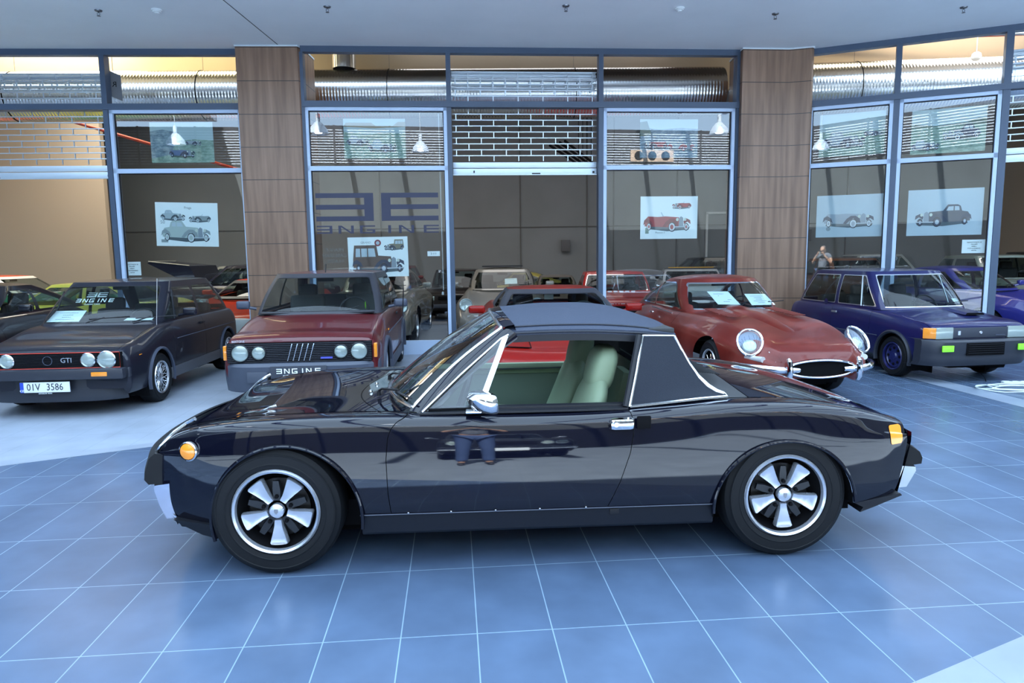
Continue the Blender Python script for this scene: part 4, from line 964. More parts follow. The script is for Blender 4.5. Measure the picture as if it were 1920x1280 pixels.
def cabin_(R, pm, xb0, xb1, xt0, xt1, zb, zt, hb, ht, bow=.06, bowr=.04, crown=.03, win_side=None, gm=None, trim=None, sq=.17, rear=True, seats=2, seatm=None, zfr=None, m_a=.05, trimr=.006, steer=True, zseat=None, roofm=None, bulge=.03, rglass=None, seatx=None, frame=None):
    """glasshouse from base outline (xb0..xb1, +-hb at zb) to roof outline (xt0..xt1, +-ht at zt)"""
    gm = gm or g_car
    q_ = 2**(-sq/2); tha = np.arcsin(np.linspace(0, q_, 18)**(1/sq)); thb = np.arccos(np.linspace(q_, 0, 44)**(1/sq)); tq = np.concatenate([tha, thb[1:]])
    th = np.concatenate([tq-pi, (-tq[::-1])[1:], tq[1:], (pi-tq[::-1])[1:]]); ns, nu = len(th), 25; G = np.zeros((nu, ns, 3)); A = np.zeros((nu, ns, 2)); sp = lambda v, p: np.sign(v)*np.abs(v)**p
    # denser sampling near corners comes from the superellipse itself
    for i, u in enumerate(np.linspace(0, 1, nu)):
        x0 = xb0+(xt0-xb0)*u; x1 = xb1+(xt1-xb1)*u; h = hb+(ht-hb)*u**1.15+bulge*sin(pi*u)*.5; z = zb+(zt-zb)*u
        c, s_ = sp(np.cos(th), sq), sp(np.sin(th), sq)
        xx = (x0+x1)/2-(x1-x0)/2*c; yy = h*s_
        t2 = 1-(yy/h)**2; xx = xx-np.where(c > 0, bow*t2, -bowr*t2)*np.abs(c)
        xx += np.where(c > 0, -1, 1)*np.abs(c)*.012*sin(pi*u)
        G[i, :, 0] = xx; G[i, :, 1] = yy; G[i, :, 2] = z+(0 if zfr is None else zfr*(1-u)*np.clip((xx-x0)/(x1-x0), 0, 1))
        A[i, :, 0] = np.cos(th); A[i, :, 1] = u
    S_ = surf(G, out=(0, 0, 1), A=A.reshape(-1, 2))
    # orientation: outward
    cen = np.array([(xb0+xb1)/2, 0, 0]); 
    if ((S_.V-cen)*S_.N)[:, :2].sum() < 0: S_ = P(S_.V, -S_.N, [f[::-1] for f in S_.F], S_.A)
    def ins(poly2, m):   # rough inset of convex polygon
        pl = np.array(poly2, float); c = pl.mean(0); return [tuple(c+(q-c)*(1-m/np.linalg.norm(q-c))) for q in pl]
    fp = [(-hb+m_a, zb+.03), (hb-m_a, zb+.03), (ht-m_a*.8, zt-.045), (-ht+m_a*.8, zt-.045)]
    shell = S_; out = []
    def window(name, proj, poly, side, glassm, r=.0):
        nonlocal shell
        F1 = lambda q: np.where(side(q), sdp(*proj(q), poly), 1.)
        w, shell_ = shell.cut(F1); shell = shell_
        if trim:
            g, t = w.cut(lambda q: sdp(*proj(q), poly)+trimr*2.0); pobj(name+'_trim', t.off(.003), trim, R)
        else: g, t = w.cut(lambda q: sdp(*proj(q), poly)+.008); pobj(name+'_seal', t, blackp, R)
        pobj(name, g, glassm, R)
    window('windscreen', lambda q: (q.y, q.z), fp, lambda q: (q.A[:, 0] > .3) & (np.abs(q.N[:, 0]) > np.abs(q.N[:, 1])*.9), gm)
    if rear:
        zr = zfr or 0
        window('rear_window', lambda q: (q.y, q.z), [(-hb+m_a+.03, zb+.06+zr), (hb-m_a-.03, zb+.06+zr), (ht-m_a, zt-.06), (-ht+m_a, zt-.06)], lambda q: (q.A[:, 0] < -.3) & (np.abs(q.N[:, 0]) > np.abs(q.N[:, 1])*.9), rglass or gm)
    for poly in (win_side or []):
        for sg in (1, -1):
            window('side_window', lambda q: (q.x, q.z), poly, lambda q: (np.abs(q.N[:, 1]) > .3) & (q.y*sg < 0), gm)
    pobj('window_pillars', shell, frame or pm, R)
    # roof
    top = G[-1]; rows = []
    for k in np.linspace(0, 1, 12):
        r = 1-k; row = []
        for v in top[:-1]:
            cx = (xt0+xt1)/2; x = cx+(v[0]-cx)*r; y = v[1]*r; row.append((x, y, zt+crown*(1-r**2.4)))
        rows.append(row)
    rows[0] = [(v[0], v[1], v[2]-.004) for v in top[:-1]]
    mm = M().grid(rows, closev=True); mm.obj('roof', roofm or pm, R, ang=60)
    mm = M(); mm.grid([[(p[0]*.98+.02*(xt0+xt1)/2, p[1]*.96, zt-.02) for p in rows[0]], [((xt0+xt1)/2, 0, zt-.015)]*len(rows[0])], closev=True).obj('headlining', cabin, R)
    # interior
    sm_ = seatm or cabin; sx = seatx or (xb0+(xb1-xb0)*.42); zs_ = zseat or (zb+.14)
    M().box(((xb0+xb1)/2, 0, zb-.28), ((xb1-xb0)*.86, hb*1.7, .04)).obj('cabin_floor', matte, R)
    M().box((xb0+.16, 0, zb-.05), (.26, hb*1.72, .12), bev=.03).obj('dashboard', cabin, R)
    if seats:
        for y in (-hb*.48, hb*.48): headrest_seat(R, sx, y, sm_, zt=zs_, z0=zb-.42, w=hb*.62)
        if seats > 2: M().box((xb1-.45, 0, zb-.12), (.14, hb*1.5, .5), bev=.05, ry=.25).obj('rear_bench', sm_, R)
    if steer:
        o = M().tube([(0, .18*cos(t), .18*sin(t)) for t in np.linspace(0, 2*pi, 24)[:-1]], .011, 6, closed=True).box((0, 0, 0), (.02, .3, .03)).obj('steering_wheel', blackp, R); o.location = (xb0+.42, -hb*.48, zb-.0); o.rotation_euler = (0, .45, 0)
    M().box((xt0+.06, 0, zt-.075), (.02, .2, .055), bev=.01).obj('rear_view_mirror', blackp, R)
    return G
def wipers(R, x, z, ys=(.1, -.35), L=.42, rise=.10, dx=.16):
    for y in ys:
        M().tube([(x, y, z+.01), (x+dx*.4, y-L*.4, z+.035+rise*.35)], .007, 5).obj('wiper_arm', blackp, R)
        M().tube([(x+dx*.25, y-L*.05, z+.03+rise*.2), (x+dx*.5, y-L, z+.03+rise*.45)], .006, 5).obj('wiper_blade', blackp, R)
def mirror(R, x, y, z, m, w=.17, h=.10, chrome_=False):
    e = bpy.data.objects.new('door_mirror', None); C.objects.link(e); e.parent = R; e.location = (x, y, z); s = 1 if y > 0 else -1
    M().tube([(0.02, -s*.09, -.02), (0, 0, 0)], .018, 8).obj('mirror_stem', m, e)
    M().box((0, s*w*.35, .03), (.07, w, h), bev=.03).obj('mirror_housing', m, e, ang=60)
    M().box((.036, s*w*.35, .03), (.004, w*.82, h*.75), bev=.001).obj('mirror_glass', chrome, e)
def plate(R, x, z, txt=None, w=.50, h=.11, bg=None, fg=None, ry=0.):
    """number plate facing -x"""
    e = bpy.data.objects.new('number_plate', None); C.objects.link(e); e.parent = R; e.location = (x, 0, z); e.rotation_euler = (0, ry, 0)
    M().box((0, 0, 0), (.012, w, h), bev=.003).obj('plate_base', bg or mat('plate_white', (.68, .72, .74), .4), e)
    return e
def wheels4(R, xs, tw, r, w=.17, rin=None, style='steel', rimm=None, n=40):
    for x in xs:
        for sg in (-1, 1): wheel(R, (x, sg*tw, r), r, w, rin or r*.62, style, sg, rimm, n)
def place(R, x, y, yaw, s=1.): R.location = (x, y, 0); R.rotation_euler = (0, 0, rad(yaw)); R.scale = (s, s, s); return R
FX = (pi/2, 0, -pi/2)     # text facing -x
def T_front(x):           # polygon helper for the face at x, (u to the viewer's right, v up), w thickness
    return lambda u, v, w: (x-w, -u, v)
def paper(R, name, pts, lab, lines=4, col=None):
    """sheet of paper with a few printed lines; pts = corner points (bl, br, tr, tl)"""
    a, b, c, d = [Vector(p) for p in pts]; n = (b-a).cross(d-a).normalized()*.0015
    e = tag(M().add([a, b, c, d, a-n, b-n, c-n, d-n], [(0, 1, 2, 3), (7, 6, 5, 4), (0, 4, 5, 1), (1, 5, 6, 2), (2, 6, 7, 3), (3, 7, 4, 0)]).obj(name, col or white_paper, R, fix=False), None)
    ws = [.62, .34, .28, .58, .3, .5]
    for k in range(lines):
        v = .78-.58*k/max(lines-1, 1); w = ws[k % 6]/2; hh = .035
        q = lambda u, v: a.lerp(b, u).lerp(d.lerp(c, u), v)+n*.6
        m = M(); x = .5-w
        while x < .5+w-.02:
            ww = min(random.uniform(.03, .06), .5+w-x); m.add([q(x, v), q(x+ww, v), q(x+ww, v+hh), q(x, v+hh)], [(0, 1, 2, 3)]); x += ww+.012
        o = m.obj('printed_line', mat('print_blue', (.12, .16, .30), .6), e, fix=False)
    return e
# ---------------------------------------------------------------- fleet
def autow(xb0, xb1, xt0, xt1, zb, zt, splits, ins=.10, insr=.12, zl=.035, zh=.055, gap=.035):
    za, zc = zb+zl, zt-zh; H_ = zt-zb
    fx = lambda z: xb0+(xt0-xb0)*(z-zb)/H_+ins; rx = lambda z: xb1+(xt1-xb1)*(z-zb)/H_-insr
    cuts = [None]+list(splits)+[None]; out = []
    for i in range(len(cuts)-1):
        a, b = cuts[i], cuts[i+1]
        L0 = fx(za) if a is None else a+gap; L1 = fx(zc) if a is None else a+gap
        R0 = rx(za) if b is None else b-gap; R1 = rx(zc) if b is None else b-gap
        if L1 > R1-.05: L1 = R1-.05
        out.append([(L0, za), (R0, za), (R1, zc), (L1, zc)])
    return out
def doorpoly(x0, x1, zl, zh): return [(x0, zl), (x1-.02, zl), (x1, zl+.15), (x1, zh), (x0, zh)]
def slats(R, x, y, z0, z1, n, m, name='grille_slats', t=.006, d=.012):
    mm = M()
    for k in range(n): mm.box((x, 0, z0+(z1-z0)*(k+.5)/n), (d, 2*y, t))
    return mm.obj(name, m, R)
red_l = mat('red_line', (.55, .04, .02), .4)
def golf():
    R = empty('hatchback_car', label='dark grey boxy hatchback with red framed grille and white number plate', cat='car')
    pm = paint('anthracite', (.010, .011, .019), .3, .8, 0, .15)
    st = [(0, .795, .30, .690, .73, .705), (.03, .82, .24, .705, .745, .725), (.4, .825, .2, .775, .73, .79), (1.05, .815, .2, .885, .745, .90), (2.2, .812, .2, .905, .735, .905), (3.5, .80, .22, .90, .73, .90), (3.66, .785, .26, .87, .71, .87), (3.70, .76, .3, .84, .70, .84)]
    body(R, st, pm, [(.77, .29), (3.17, .29)], 1.19, low=.235, doors=[doorpoly(1.22, 2.28, .30, .93)], lid=[(.035, -.1), (.035, .70), (1.02, .67), (1.02, -.1)], archm=(greyp, .022), hole=(1.04, 3.62, .70))
    w = autow(1.02, 3.64, 1.62, 3.12, .89, 1.37, [2.28], .12, .16)
    cabin_(R, pm, 1.02, 3.64, 1.62, 3.12, .89, 1.39, .725, .60, win_side=w, seats=3, zfr=.01, zseat=1.12, m_a=.06)
    for sg in (1, -1): M().tube([(1.45, -sg*.735, .92), (1.60, -sg*.66, 1.28)], .011, 6).obj('quarter_light_bar', blackp, R)
    # nose
    M().box((-.005, 0, .615), (.03, 1.50, .165)).obj('grille', matte, R); slats(R, -.022, .50, .545, .685, 9, blackp)
    M().tube([(-.026, -.735, .535), (-.026, .735, .535), (-.026, .735, .698), (-.026, -.735, .698)], .0045, 6, closed=True).obj('grille_border', red_l, R, 'red grille border')
    for y in (.60, -.60): lamp_round(R, (-.02, y, .617), .088, depth=.02)
    for y in (.41, -.41): lamp_round(R, (-.02, y, .617), .068, depth=.02, name='driving_lamp')
    text('badge', 'GTI', .075, silver, R, (-.03, -.19, .617), FX, ext=.004, label='silver grille lettering')
    M().lathe([(.05, -.028), (.05, -.034), (.044, -.034), (.044, -.028)], c=(0, 0, .617), axis='x', n=28).obj('emblem', greyp, R)
    M().box((-.045, 0, .475), (.12, 1.58, .115), bev=.025).obj('front_bumper', mat('bumper_dark', (.022, .025, .036), .4), R)
    for sg in (1, -1):
        M().box((.22, -sg*.80, .475), (.45, .035, .105), bev=.012).obj('bumper_end', mat('bumper_dark', (.022, .025, .036), .4), R)
        M().box((-.105, -sg*.55, .475), (.012, .16, .045), bev=.004).obj('indicator', amber, R)
        M().box((.28, -sg*.81, .61), (.07, .012, .045), bev=.004).obj('side_marker', amber, R)
    P_ = [[(.02+dx+(abs(t)**4)*.16, .72*t, z) for t in np.linspace(-1, 1, 17)] for dx, z in ((-.03, .42), (-.03, .33), (-.05, .22), (-.035, .17), (.1, .17))]
    M().grid(P_).obj('front_spoiler', mat('spoiler_dark', (.016, .019, .028), .38), R)
    p = plate(R, -.075, .345); p.location.y = .02
    for t_, y, sz in (('01V', .115, .105), ('3586', -.10, .105)): text('plate_digits', t_, sz, ink, p, (-.008, y, 0), FX, ext=.001, sx=.82)
    M().box((-.007, .232, 0), (.004, .035, .108)).obj('euro_band', mat('euro_blue', (.02, .06, .45), .4), p)
    text('euro_text', 'CZ', .03, white_paper, p, (-.0105, .232, -.035), FX)
    text('frame_text', 'AUTOSALON  PRAHA', .014, white_paper, p, (-.008, 0, -.066), FX)
    mirror(R, 1.48, -.86, .98, pm)
    wipers(R, 1.0, .915, (.12, -.42), .48)
    for sg in (1, -1):
        M().box((2.18, -sg*.812, .81), (.14, .02, .03), bev=.006).obj('door_handle', blackp, R)
        M().box((1.97, -sg*.812, .29), (1.9, .012, .13), bev=.004).obj('sill_stripe', mat('stripe_grey', (.08, .085, .10), .4), R)
        M().tube([(1.3, -sg*.814, .69), (3.5, -sg*.81, .69)], .006, 5).obj('side_moulding', greyp, R)
    M().tube([(1.0, -.70, .88), (1.06, -.72, 1.44)], .003, 5).obj('wing_aerial', silver, R)
    wheels4(R, (.77, 3.17), .82, .29, .20, .195, 'mesh')
    # dealer decal on the screen and the paper on the dash
    sc = lambda u, v, w: (1.18+.62*(v)*.95-.012-w, -u, .935+.43*v)
    m = M(); T = lambda u, v, w: (1.17+(v+.17)*1.28-.022-w, .46-u, 1.07+v)
    ee_mark(m, lambda u, v, w: T(.10+u, .135+v, w), .24, .055, .002); m.obj('screen_sticker', white_paper, R)
    m = M(); engine_word(m, lambda u, v, w: T(u, .075+v, w), .45, .042, .002); m.obj('screen_sticker', white_paper, R)
    text('screen_text', 'CLASSIC CARS', .03, white_paper, R, (1.435, .25, 1.122), (rad(52), 0, -pi/2))
    return place(R, -4.42, 6.50, 94.2, .90)
def fiat():
    R = empty('hatchback_car', label='maroon boxy hatchback with four round lamps and five slanted chrome grille bars', cat='car')
    pm = paint('maroon', (.085, .009, .012), .3); gb = mat('bumper_blue_grey', (.048, .058, .085), .48)
    st = [(0, .755, .34, .675, .70, .69), (.02, .775, .28, .695, .71, .715), (.35, .80, .2, .755, .73, .785), (1.0, .81, .2, .86, .745, .895), (2.2, .815, .2, .885, .745, .90), (3.3, .80, .22, .88, .73, .90), (3.6, .78, .26, .84, .70, .85), (3.66, .75, .3, .80, .70, .82)]
    body(R, st, pm, [(.75, .285), (3.05, .285)], 1.2, low=.25, doors=[doorpoly(1.15, 2.2, .31, .91)], lid=[(.03, -.1), (.03, .735), (.97, .70), (.97, -.1)], archm=(gb, .026), hole=(.99, 3.5, .72))
    cabin_(R, pm, .97, 3.55, 1.48, 2.95, .885, 1.345, .74, .60, win_side=autow(.97, 3.55, 1.48, 2.95, .875, 1.335, [2.2], .12, .16), seats=3, zseat=1.15, seatm=mat('grey_seat_cloth', (.07, .075, .075), .8), m_a=.06, frame=mat('dark_pillar', (.03, .032, .042), .45))
    M().box((.99, 0, .90), (.10, 1.30, .012)).obj('scuttle_grille', blackp, R)
    M().box((-.01, 0, .575), (.04, 1.46, .205)).obj('grille', matte, R); slats(R, -.034, .725, .475, .675, 11, mat('grille_black', (.02, .022, .03), .4), t=.009, d=.014)
    for k in range(5):
        y = .085-.055*k
        M().tube([(-.045, y+.04, .49), (-.045, y-.012, .665)], .0065, 6).obj('grille_bar', chrome, R)
    for y in (.60, -.60): lamp_round(R, (-.03, y, .575), .086, depth=.025, ring=blackp)
    for y in (.415, -.415): lamp_round(R, (-.03, y, .575), .070, depth=.025, ring=blackp)
    M().box((-.05, -.27, .515), (.008, .12, .02)).obj('badge', mat('badge_blue', (.08, .09, .45), .3), R)
    text('bonnet_script', 'BERTONE', .03, silver, R, (-.012, .62, .693), FX)
    for sg in (1, -1): M().box((.055, -sg*.762, .575), (.12, .035, .15), bev=.01).obj('side_indicator', amber, R)
    P_ = [[(dx+(abs(t)**7)*.30, .80*min(1, abs(t)*1.06)*np.sign(t), z) for t in np.linspace(-1, 1, 31)] for dx, z in ((.02, .475), (-.09, .47), (-.12, .44), (-.115, .36), (-.10, .28), (-.06, .17), (.1, .165))]
    M().grid(P_).obj('front_bumper', gb, R, ang=40)
    M().box((-.112, .42, .335), (.02, .20, .11), bev=.006).obj('fog_lamp_blank', mat('blank_grey', (.05, .06, .085), .5), R)
    M().box((-.112, -.42, .335), (.02, .20, .11), bev=.006).obj('fog_lamp_blank', mat('blank_grey', (.05, .06, .085), .5), R)
    M().box((-.112, 0, .33), (.02, .62, .10)).obj('air_intake', matte, R)
    p = plate(R, -.132, .385, bg=ink, w=.56, h=.125)
    m = M(); engine_word(m, lambda u, v, w: (-.008-w, .22-u, -.012+v), .44, .05); m.obj('plate_logo', white_paper, p)
    text('plate_text', 'AUTOMOBILE CLASSICS', .030, white_paper, p, (-.009, 0, -.038), FX)
    for sg in (1, -1):
        mirror(R, 1.28, -sg*.88, .955, greyp, .16, .10)
        M().tube([(.9, -sg*.817, .66), (3.4, -sg*.81, .66)], .009, 5).obj('side_moulding', greyp, R)
        M().box((1.9, -sg*.815, .26), (1.75, .02, .13), bev=.006).obj('sill_cover', gb, R)
        M().box((2.08, -sg*.815, .80), (.13, .02, .03), bev=.006).obj('door_handle', blackp, R)
    M().box((.92, -.815, .70), (.03, .012, .02)).obj('repeater', amber, R)
    wipers(R, .98, .90, (.25, -.28), .46)
    M().lathe([(.001, .0), (.045, .0), (.045, -.002), (.001, -.002)], n=24).obj('screen_sticker', mat('green_sticker', (.28, .75, .03), .4), R).location = (1.12, -.53, .97)
    o = R.children[-1]; o.rotation_euler = (0, 0, pi/2); o.rotation_euler = (rad(-45), 0, -pi/2)
    M().tube([(1.55, 0, 1.35), (1.60, 0, 1.46)], .006, 6).obj('roof_aerial', blackp, R)
    wheels4(R, (.75, 3.05), .79, .285, .17, .19, 'five')
    return place(R, -2.13, 6.87, 94.5, .975)
def mini():
    R = empty('hatchback_car', label='dark blue boxy small hatchback with green fog lamps and bonnet scoop', cat='car')
    pm = paint('navy', (.010, .012, .075), .3); gb = mat('bumper_charcoal', (.020, .024, .036), .45)
    st = [(0, .65, .36, .70, .62, .715), (.03, .68, .28, .72, .635, .735), (.4, .71, .22, .775, .65, .80), (.95, .72, .22, .84, .655, .87), (2., .735, .22, .865, .685, .875), (3.0, .745, .25, .86, .67, .87), (3.16, .73, .3, .84, .66, .85)]
    body(R, st, pm, [(.62, .27), (2.65, .27)], 1.22, low=.25, doors=[doorpoly(1.12, 2.02, .31, .90)], lid=[(.03, -.1), (.03, .65), (.93, .63), (.93, -.1)], archm=(gb, .03), hole=(.95, 3.1, .65))
    cabin_(R, pm, .93, 3.12, 1.36, 2.78, .855, 1.375, .67, .565, win_side=autow(.93, 3.12, 1.36, 2.78, .855, 1.375, [1.98], .11, .15), seats=3, zseat=1.12, trim=silver, trimr=.006, m_a=.055)
    for sg in (1, -1): M().tube([(1.36, -sg*.69, .89), (1.48, -sg*.60, 1.31)], .009, 6).obj('quarter_light_bar', silver, R)
    M().box((-.01, 0, .635), (.03, .76, .125), bev=.008).obj('grille', mat('grille_slate', (.028, .034, .05), .5), R)
    for sg in (1, -1):
        M().box((-.012, -sg*.495, .635), (.03, .235, .145), bev=.01).obj('headlight', lamp_g, R)
        M().box((.035, -sg*.655, .635), (.06, .145, .135), bev=.012, rz=sg*.72).obj('indicator', amber, R)
        M().box((-.125, -sg*.52, .455), (.02, .155, .08), bev=.008).obj('fog_lamp', mat('green_lens', (.22, .75, .03), .2, coat=1, emit=(.25, .8, .02), es=.15), R, 'green fog lamp')
        mirror(R, 1.2, -sg*.80, .93, blackp, .13, .085) if sg == 1 and False else None
    M().box((-.03, .30, .635), (.008, .03, .05)).obj('badge', mat('badge_pale', (.5, .55, .65), .4), R)
    M().lathe([(.02, -.026), (.016, -.034), (.001, -.034)], c=(0, 0, .635), axis='x', n=16).obj('emblem', silver, R)
    M().box((-.03, -.27, .60), (.006, .13, .014)).obj('badge', greyp, R)
    P_ = [[(dx+(abs(t)**7)*.30, .735*min(1, abs(t)*1.06)*np.sign(t), z) for t in np.linspace(-1, 1, 31)] for dx, z in ((.02, .56), (-.10, .555), (-.115, .53), (-.112, .40), (-.10, .36), (-.105, .33), (-.09, .27), (-.06, .225), (.1, .22))]
    M().grid(P_).obj('front_bumper', gb, R, ang=30)
    M().box((-.117, 0, .44), (.012, .52, .155), bev=.004).obj('plate_recess', matte, R); slats(R, -.126, .24, .38, .51, 5, blackp, t=.006)
    M().box((.25, .1, .20), (.4, .5, .03)).obj('sump_guard', matte, R)
    # bonnet scoop
    V = [(.40, -.42, .812), (.40, -.14, .815), (.86, -.12, .868), (.86, -.44, .862), (.40, -.40, .842), (.40, -.16, .845), (.80, -.2, .885), (.80, -.38, .882)]
    M().add(V, [(4, 5, 6, 7), (0, 4, 7, 3), (1, 2, 6, 5), (3, 7, 6, 2)]).obj('bonnet_scoop', pm, R, ang=20)
    M().add([(.403, -.41, .813), (.403, -.15, .815), (.403, -.165, .842), (.403, -.395, .839)], [(0, 1, 2, 3)]).obj('scoop_mouth', matte, R)
    wipers(R, .94, .88, (.12, -.3), .40)
    for sg in (1, -1):
        M().box((1.90, -sg*.755, .77), (.12, .02, .028), bev=.006).obj('door_handle', silver, R)
        M().tube([(.9, -sg*.756, .52), (3.0, -sg*.75, .52)], .007, 5).obj('side_moulding', greyp, R)
    wheels4(R, (.62, 2.65), .715, .27, .17, .185, 'cross', paint('wheel_blue', (.012, .015, .09), .3))
    m = M()
    paper(R, 'screen_note_sheet', [(1.04, -.60, .93), (1.04, -.50, .93), (1.10, -.51, .985), (1.10, -.60, .985)], '', 2)
    M().lathe([(.045, 0), (.045, .003), (.001, .003)], n=16).obj('fuel_cap', paint('navy', (.010, .012, .075), .3), R).location = (2.2, .70, .9)
    return place(R, 5.28, 7.72, 97.5, .90)
def etype():
    R = empty('sports_coupe', label='faded red long-nosed classic coupe with oval mouth and chrome bumpers', cat='car')
    pm = noisy(paint('faded_red', (.14, .018, .012), .34, .5, 0, .2), (.115, .014, .010), (.18, .032, .024), 2.2, lo=.4, hi=.6)
    st = [(-.02, .40, .335, .50, .30, .535), (.03, .49, .30, .56, .37, .585), (.12, .58, .27, .615, .44, .63), (.3, .675, .25, .675, .51, .685), (.55, .74, .24, .745, .555, .735), (.9, .79, .23, .81, .585, .795), (1.3, .815, .22, .838, .60, .85), (1.7, .825, .22, .845, .62, .885), (2.1, .83, .22, .845, .655, .905), (2.6, .835, .22, .855, .67, .87), (3.2, .85, .22, .875, .68, .87), (3.7, .84, .24, .855, .66, .85), (4.15, .72, .30, .76, .52, .77), (4.42, .46, .4, .60, .34, .62)]
    p, hw = body(R, st, pm, [(1.0, .315), (3.45, .315)], 1.13, low=.25, soft=1., bul=.5, nu=190, sm=3, doors=[[(2.22, .32), (3.0, .32), (3.08, .6), (3.05, .88), (2.2, .88), (2.17, .6)]], hole=(2.06, 4.0, .64))
    # bonnet power bulge
    G = [[(.45+1.62*u, .17*(.5+.5*u)*t*1.0, float(herm([s[0] for s in st], np.array([s[5] for s in st]), np.array([.45+1.62*u]))[0])-.012+(.046*sin(pi*min(1, u*1.7+.0)/2)**.8)*(1-abs(t)**3)) for t in np.linspace(-1, 1, 15)] for u in np.linspace(0, 1, 26)]
    pobj('bonnet_bulge', surf(np.array(G), out=(0, 0, 1)), pm, R)
    for sg in (1, -1):
        m = M()
        for k in range(14): m.box((1.15+.055*k, -sg*.40, .872+.0028*k), (.022, .16, .01), bev=.003)
        m.obj('bonnet_louvres', pm, R)
    sm_ = chrome
    w = [[(2.20, .885), (3.16, .89), (3.14, 1.215), (2.66, 1.225), (2.54, 1.18)], [(3.20, .892), (3.80, .90), (3.66, 1.03), (3.45, 1.14), (3.19, 1.205)]]
    cabin_(R, pm, 2.02, 4.20, 2.48, 3.05, .855, 1.265, .665, .525, bow=.14, bowr=.05, crown=.055, win_side=w, trim=chrome, trimr=.008, sq=.24, seats=2, seatx=2.9, zseat=1.02, m_a=.035, bulge=.06, seatm=cabin)
    # headlights under tear-drop covers
    for sg in (1, -1):
        e = bpy.data.objects.new('headlight', None); C.objects.link(e); e.parent = R; e.location = (.335, -sg*.59, .655); e.rotation_euler = (0, rad(36), sg*rad(20))
        n = 36; ring = [(-.0+.0, .125*cos(a)*(1+.0*sin(a)), .155*sin(a)) for a in np.linspace(0, 2*pi, n+1)[:-1]]
        M().tube([(-.035-.02*abs(p[1])/.12+0*p[2], p[1], p[2]) for p in ring], .013, 8, closed=True).obj('lamp_bezel', chrome, e)
        V = []; 
        for k in range(5):
            r = 1-k/4*.999; V += [(-.035-.045*(1-r*r)-.015*r, p[1]*r, p[2]*r) for p in ring]
        M().add(V, [(k*n+i, k*n+(i+1) % n, (k+1)*n+(i+1) % n, (k+1)*n+i) for k in range(4) for i in range(n)]).obj('lamp_cover', g_clear, e)
        V = [(.0, p[1]*.97, p[2]*.97) for p in ring]+[(.03, p[1]*.6, p[2]*.6) for p in ring]
        M().add(V, [(i, (i+1) % n, n+(i+1) % n, n+i) for i in range(n)]+[tuple(n+i for i in range(n))]).obj('lamp_bowl', mat('lamp_bowl_grey', (.10, .13, .20), .3, .6), e)
        M().lathe([(.001, -.045), (.04, -.04), (.068, -.025), (.075, -.01), (.075, .02)], c=(0, 0, -.03), axis='x', n=28).obj('lamp_lens', lamp_g, e)
    # mouth
    def el(a, b, x, cz, n=48, bow=.02): return [(x+bow*cos(t)**2, a*cos(t), cz+b*sin(t)) for t in np.linspace(0, 2*pi, n+1)[:-1]]
    o = el(.365, .085, -.055, .435); i_ = el(.30, .06, .22, .43)
    M().add(o+i_, [(k, (k+1) % 48, 48+(k+1) % 48, 48+k) for k in range(48)]).obj('mouth_tunnel', pm, R)
    M().add(el(.35, .078, -.035, .437, bow=0), [tuple(range(48))]).obj('mouth_shade', matte, R)  # flat black ellipse, painted shade for the inside of the mouth
    M().tube(el(.37, .088, -.058, .435), .012, 8, closed=True).obj('mouth_trim', chrome, R)
    for sg in (1, -1):
        pts = [(-.075, sg*.36, .435), (-.07, sg*.30, .435), (-.05, sg*.42, .44)]
        M().tube([(-.055, sg*.24, .428), (-.07, sg*.33, .43), (-.055, sg*.45, .435), (.03, sg*.58, .44), (.16, sg*.68, .445), (.34, sg*.76, .45)], [.018, .026, .030, .030, .028, .014], 10, flat=1.15).obj('bumper_blade', chrome, R)
        M().tube([(-.085, sg*.37, .325), (-.105, sg*.37, .36), (-.11, sg*.37, .44), (-.10, sg*.37, .52), (-.075, sg*.37, .545)], [.02, .028, .03, .028, .018], 10).obj('overrider', chrome, R)
        M().tube([(.10, sg*.55, .52), (.30, sg*.64, .52)], [.035, .028], 12, flat=.9).obj('side_lamp', mat('clear_lens', (.6, .62, .62), .15, .3, 1.), R)
        M().tube([(.14, sg*.47, .595), (.05, sg*.44, .50)], .004, 5).obj('headlight_wire', silver, R)
        M().tube([(2.18, sg*.775, .835), (2.6, sg*.76, .85), (3.1, sg*.745, .86)], .007, 5).obj('waist_trim', chrome, R)
    M().box((2.92, -.81, .80), (.13, .03, .025), bev=.008).obj('door_handle', chrome, R); M().box((2.92, .81, .80), (.13, .03, .025), bev=.008).obj('door_handle', chrome, R)
    wipers(R, 2.08, .90, (.25, -.1, -.4), .34, dx=.14)
    wheels4(R, (1.0, 3.45), .755, .315, .16, .205, 'wire')
    return place(R, 2.90, 6.42, 96.5, .93)
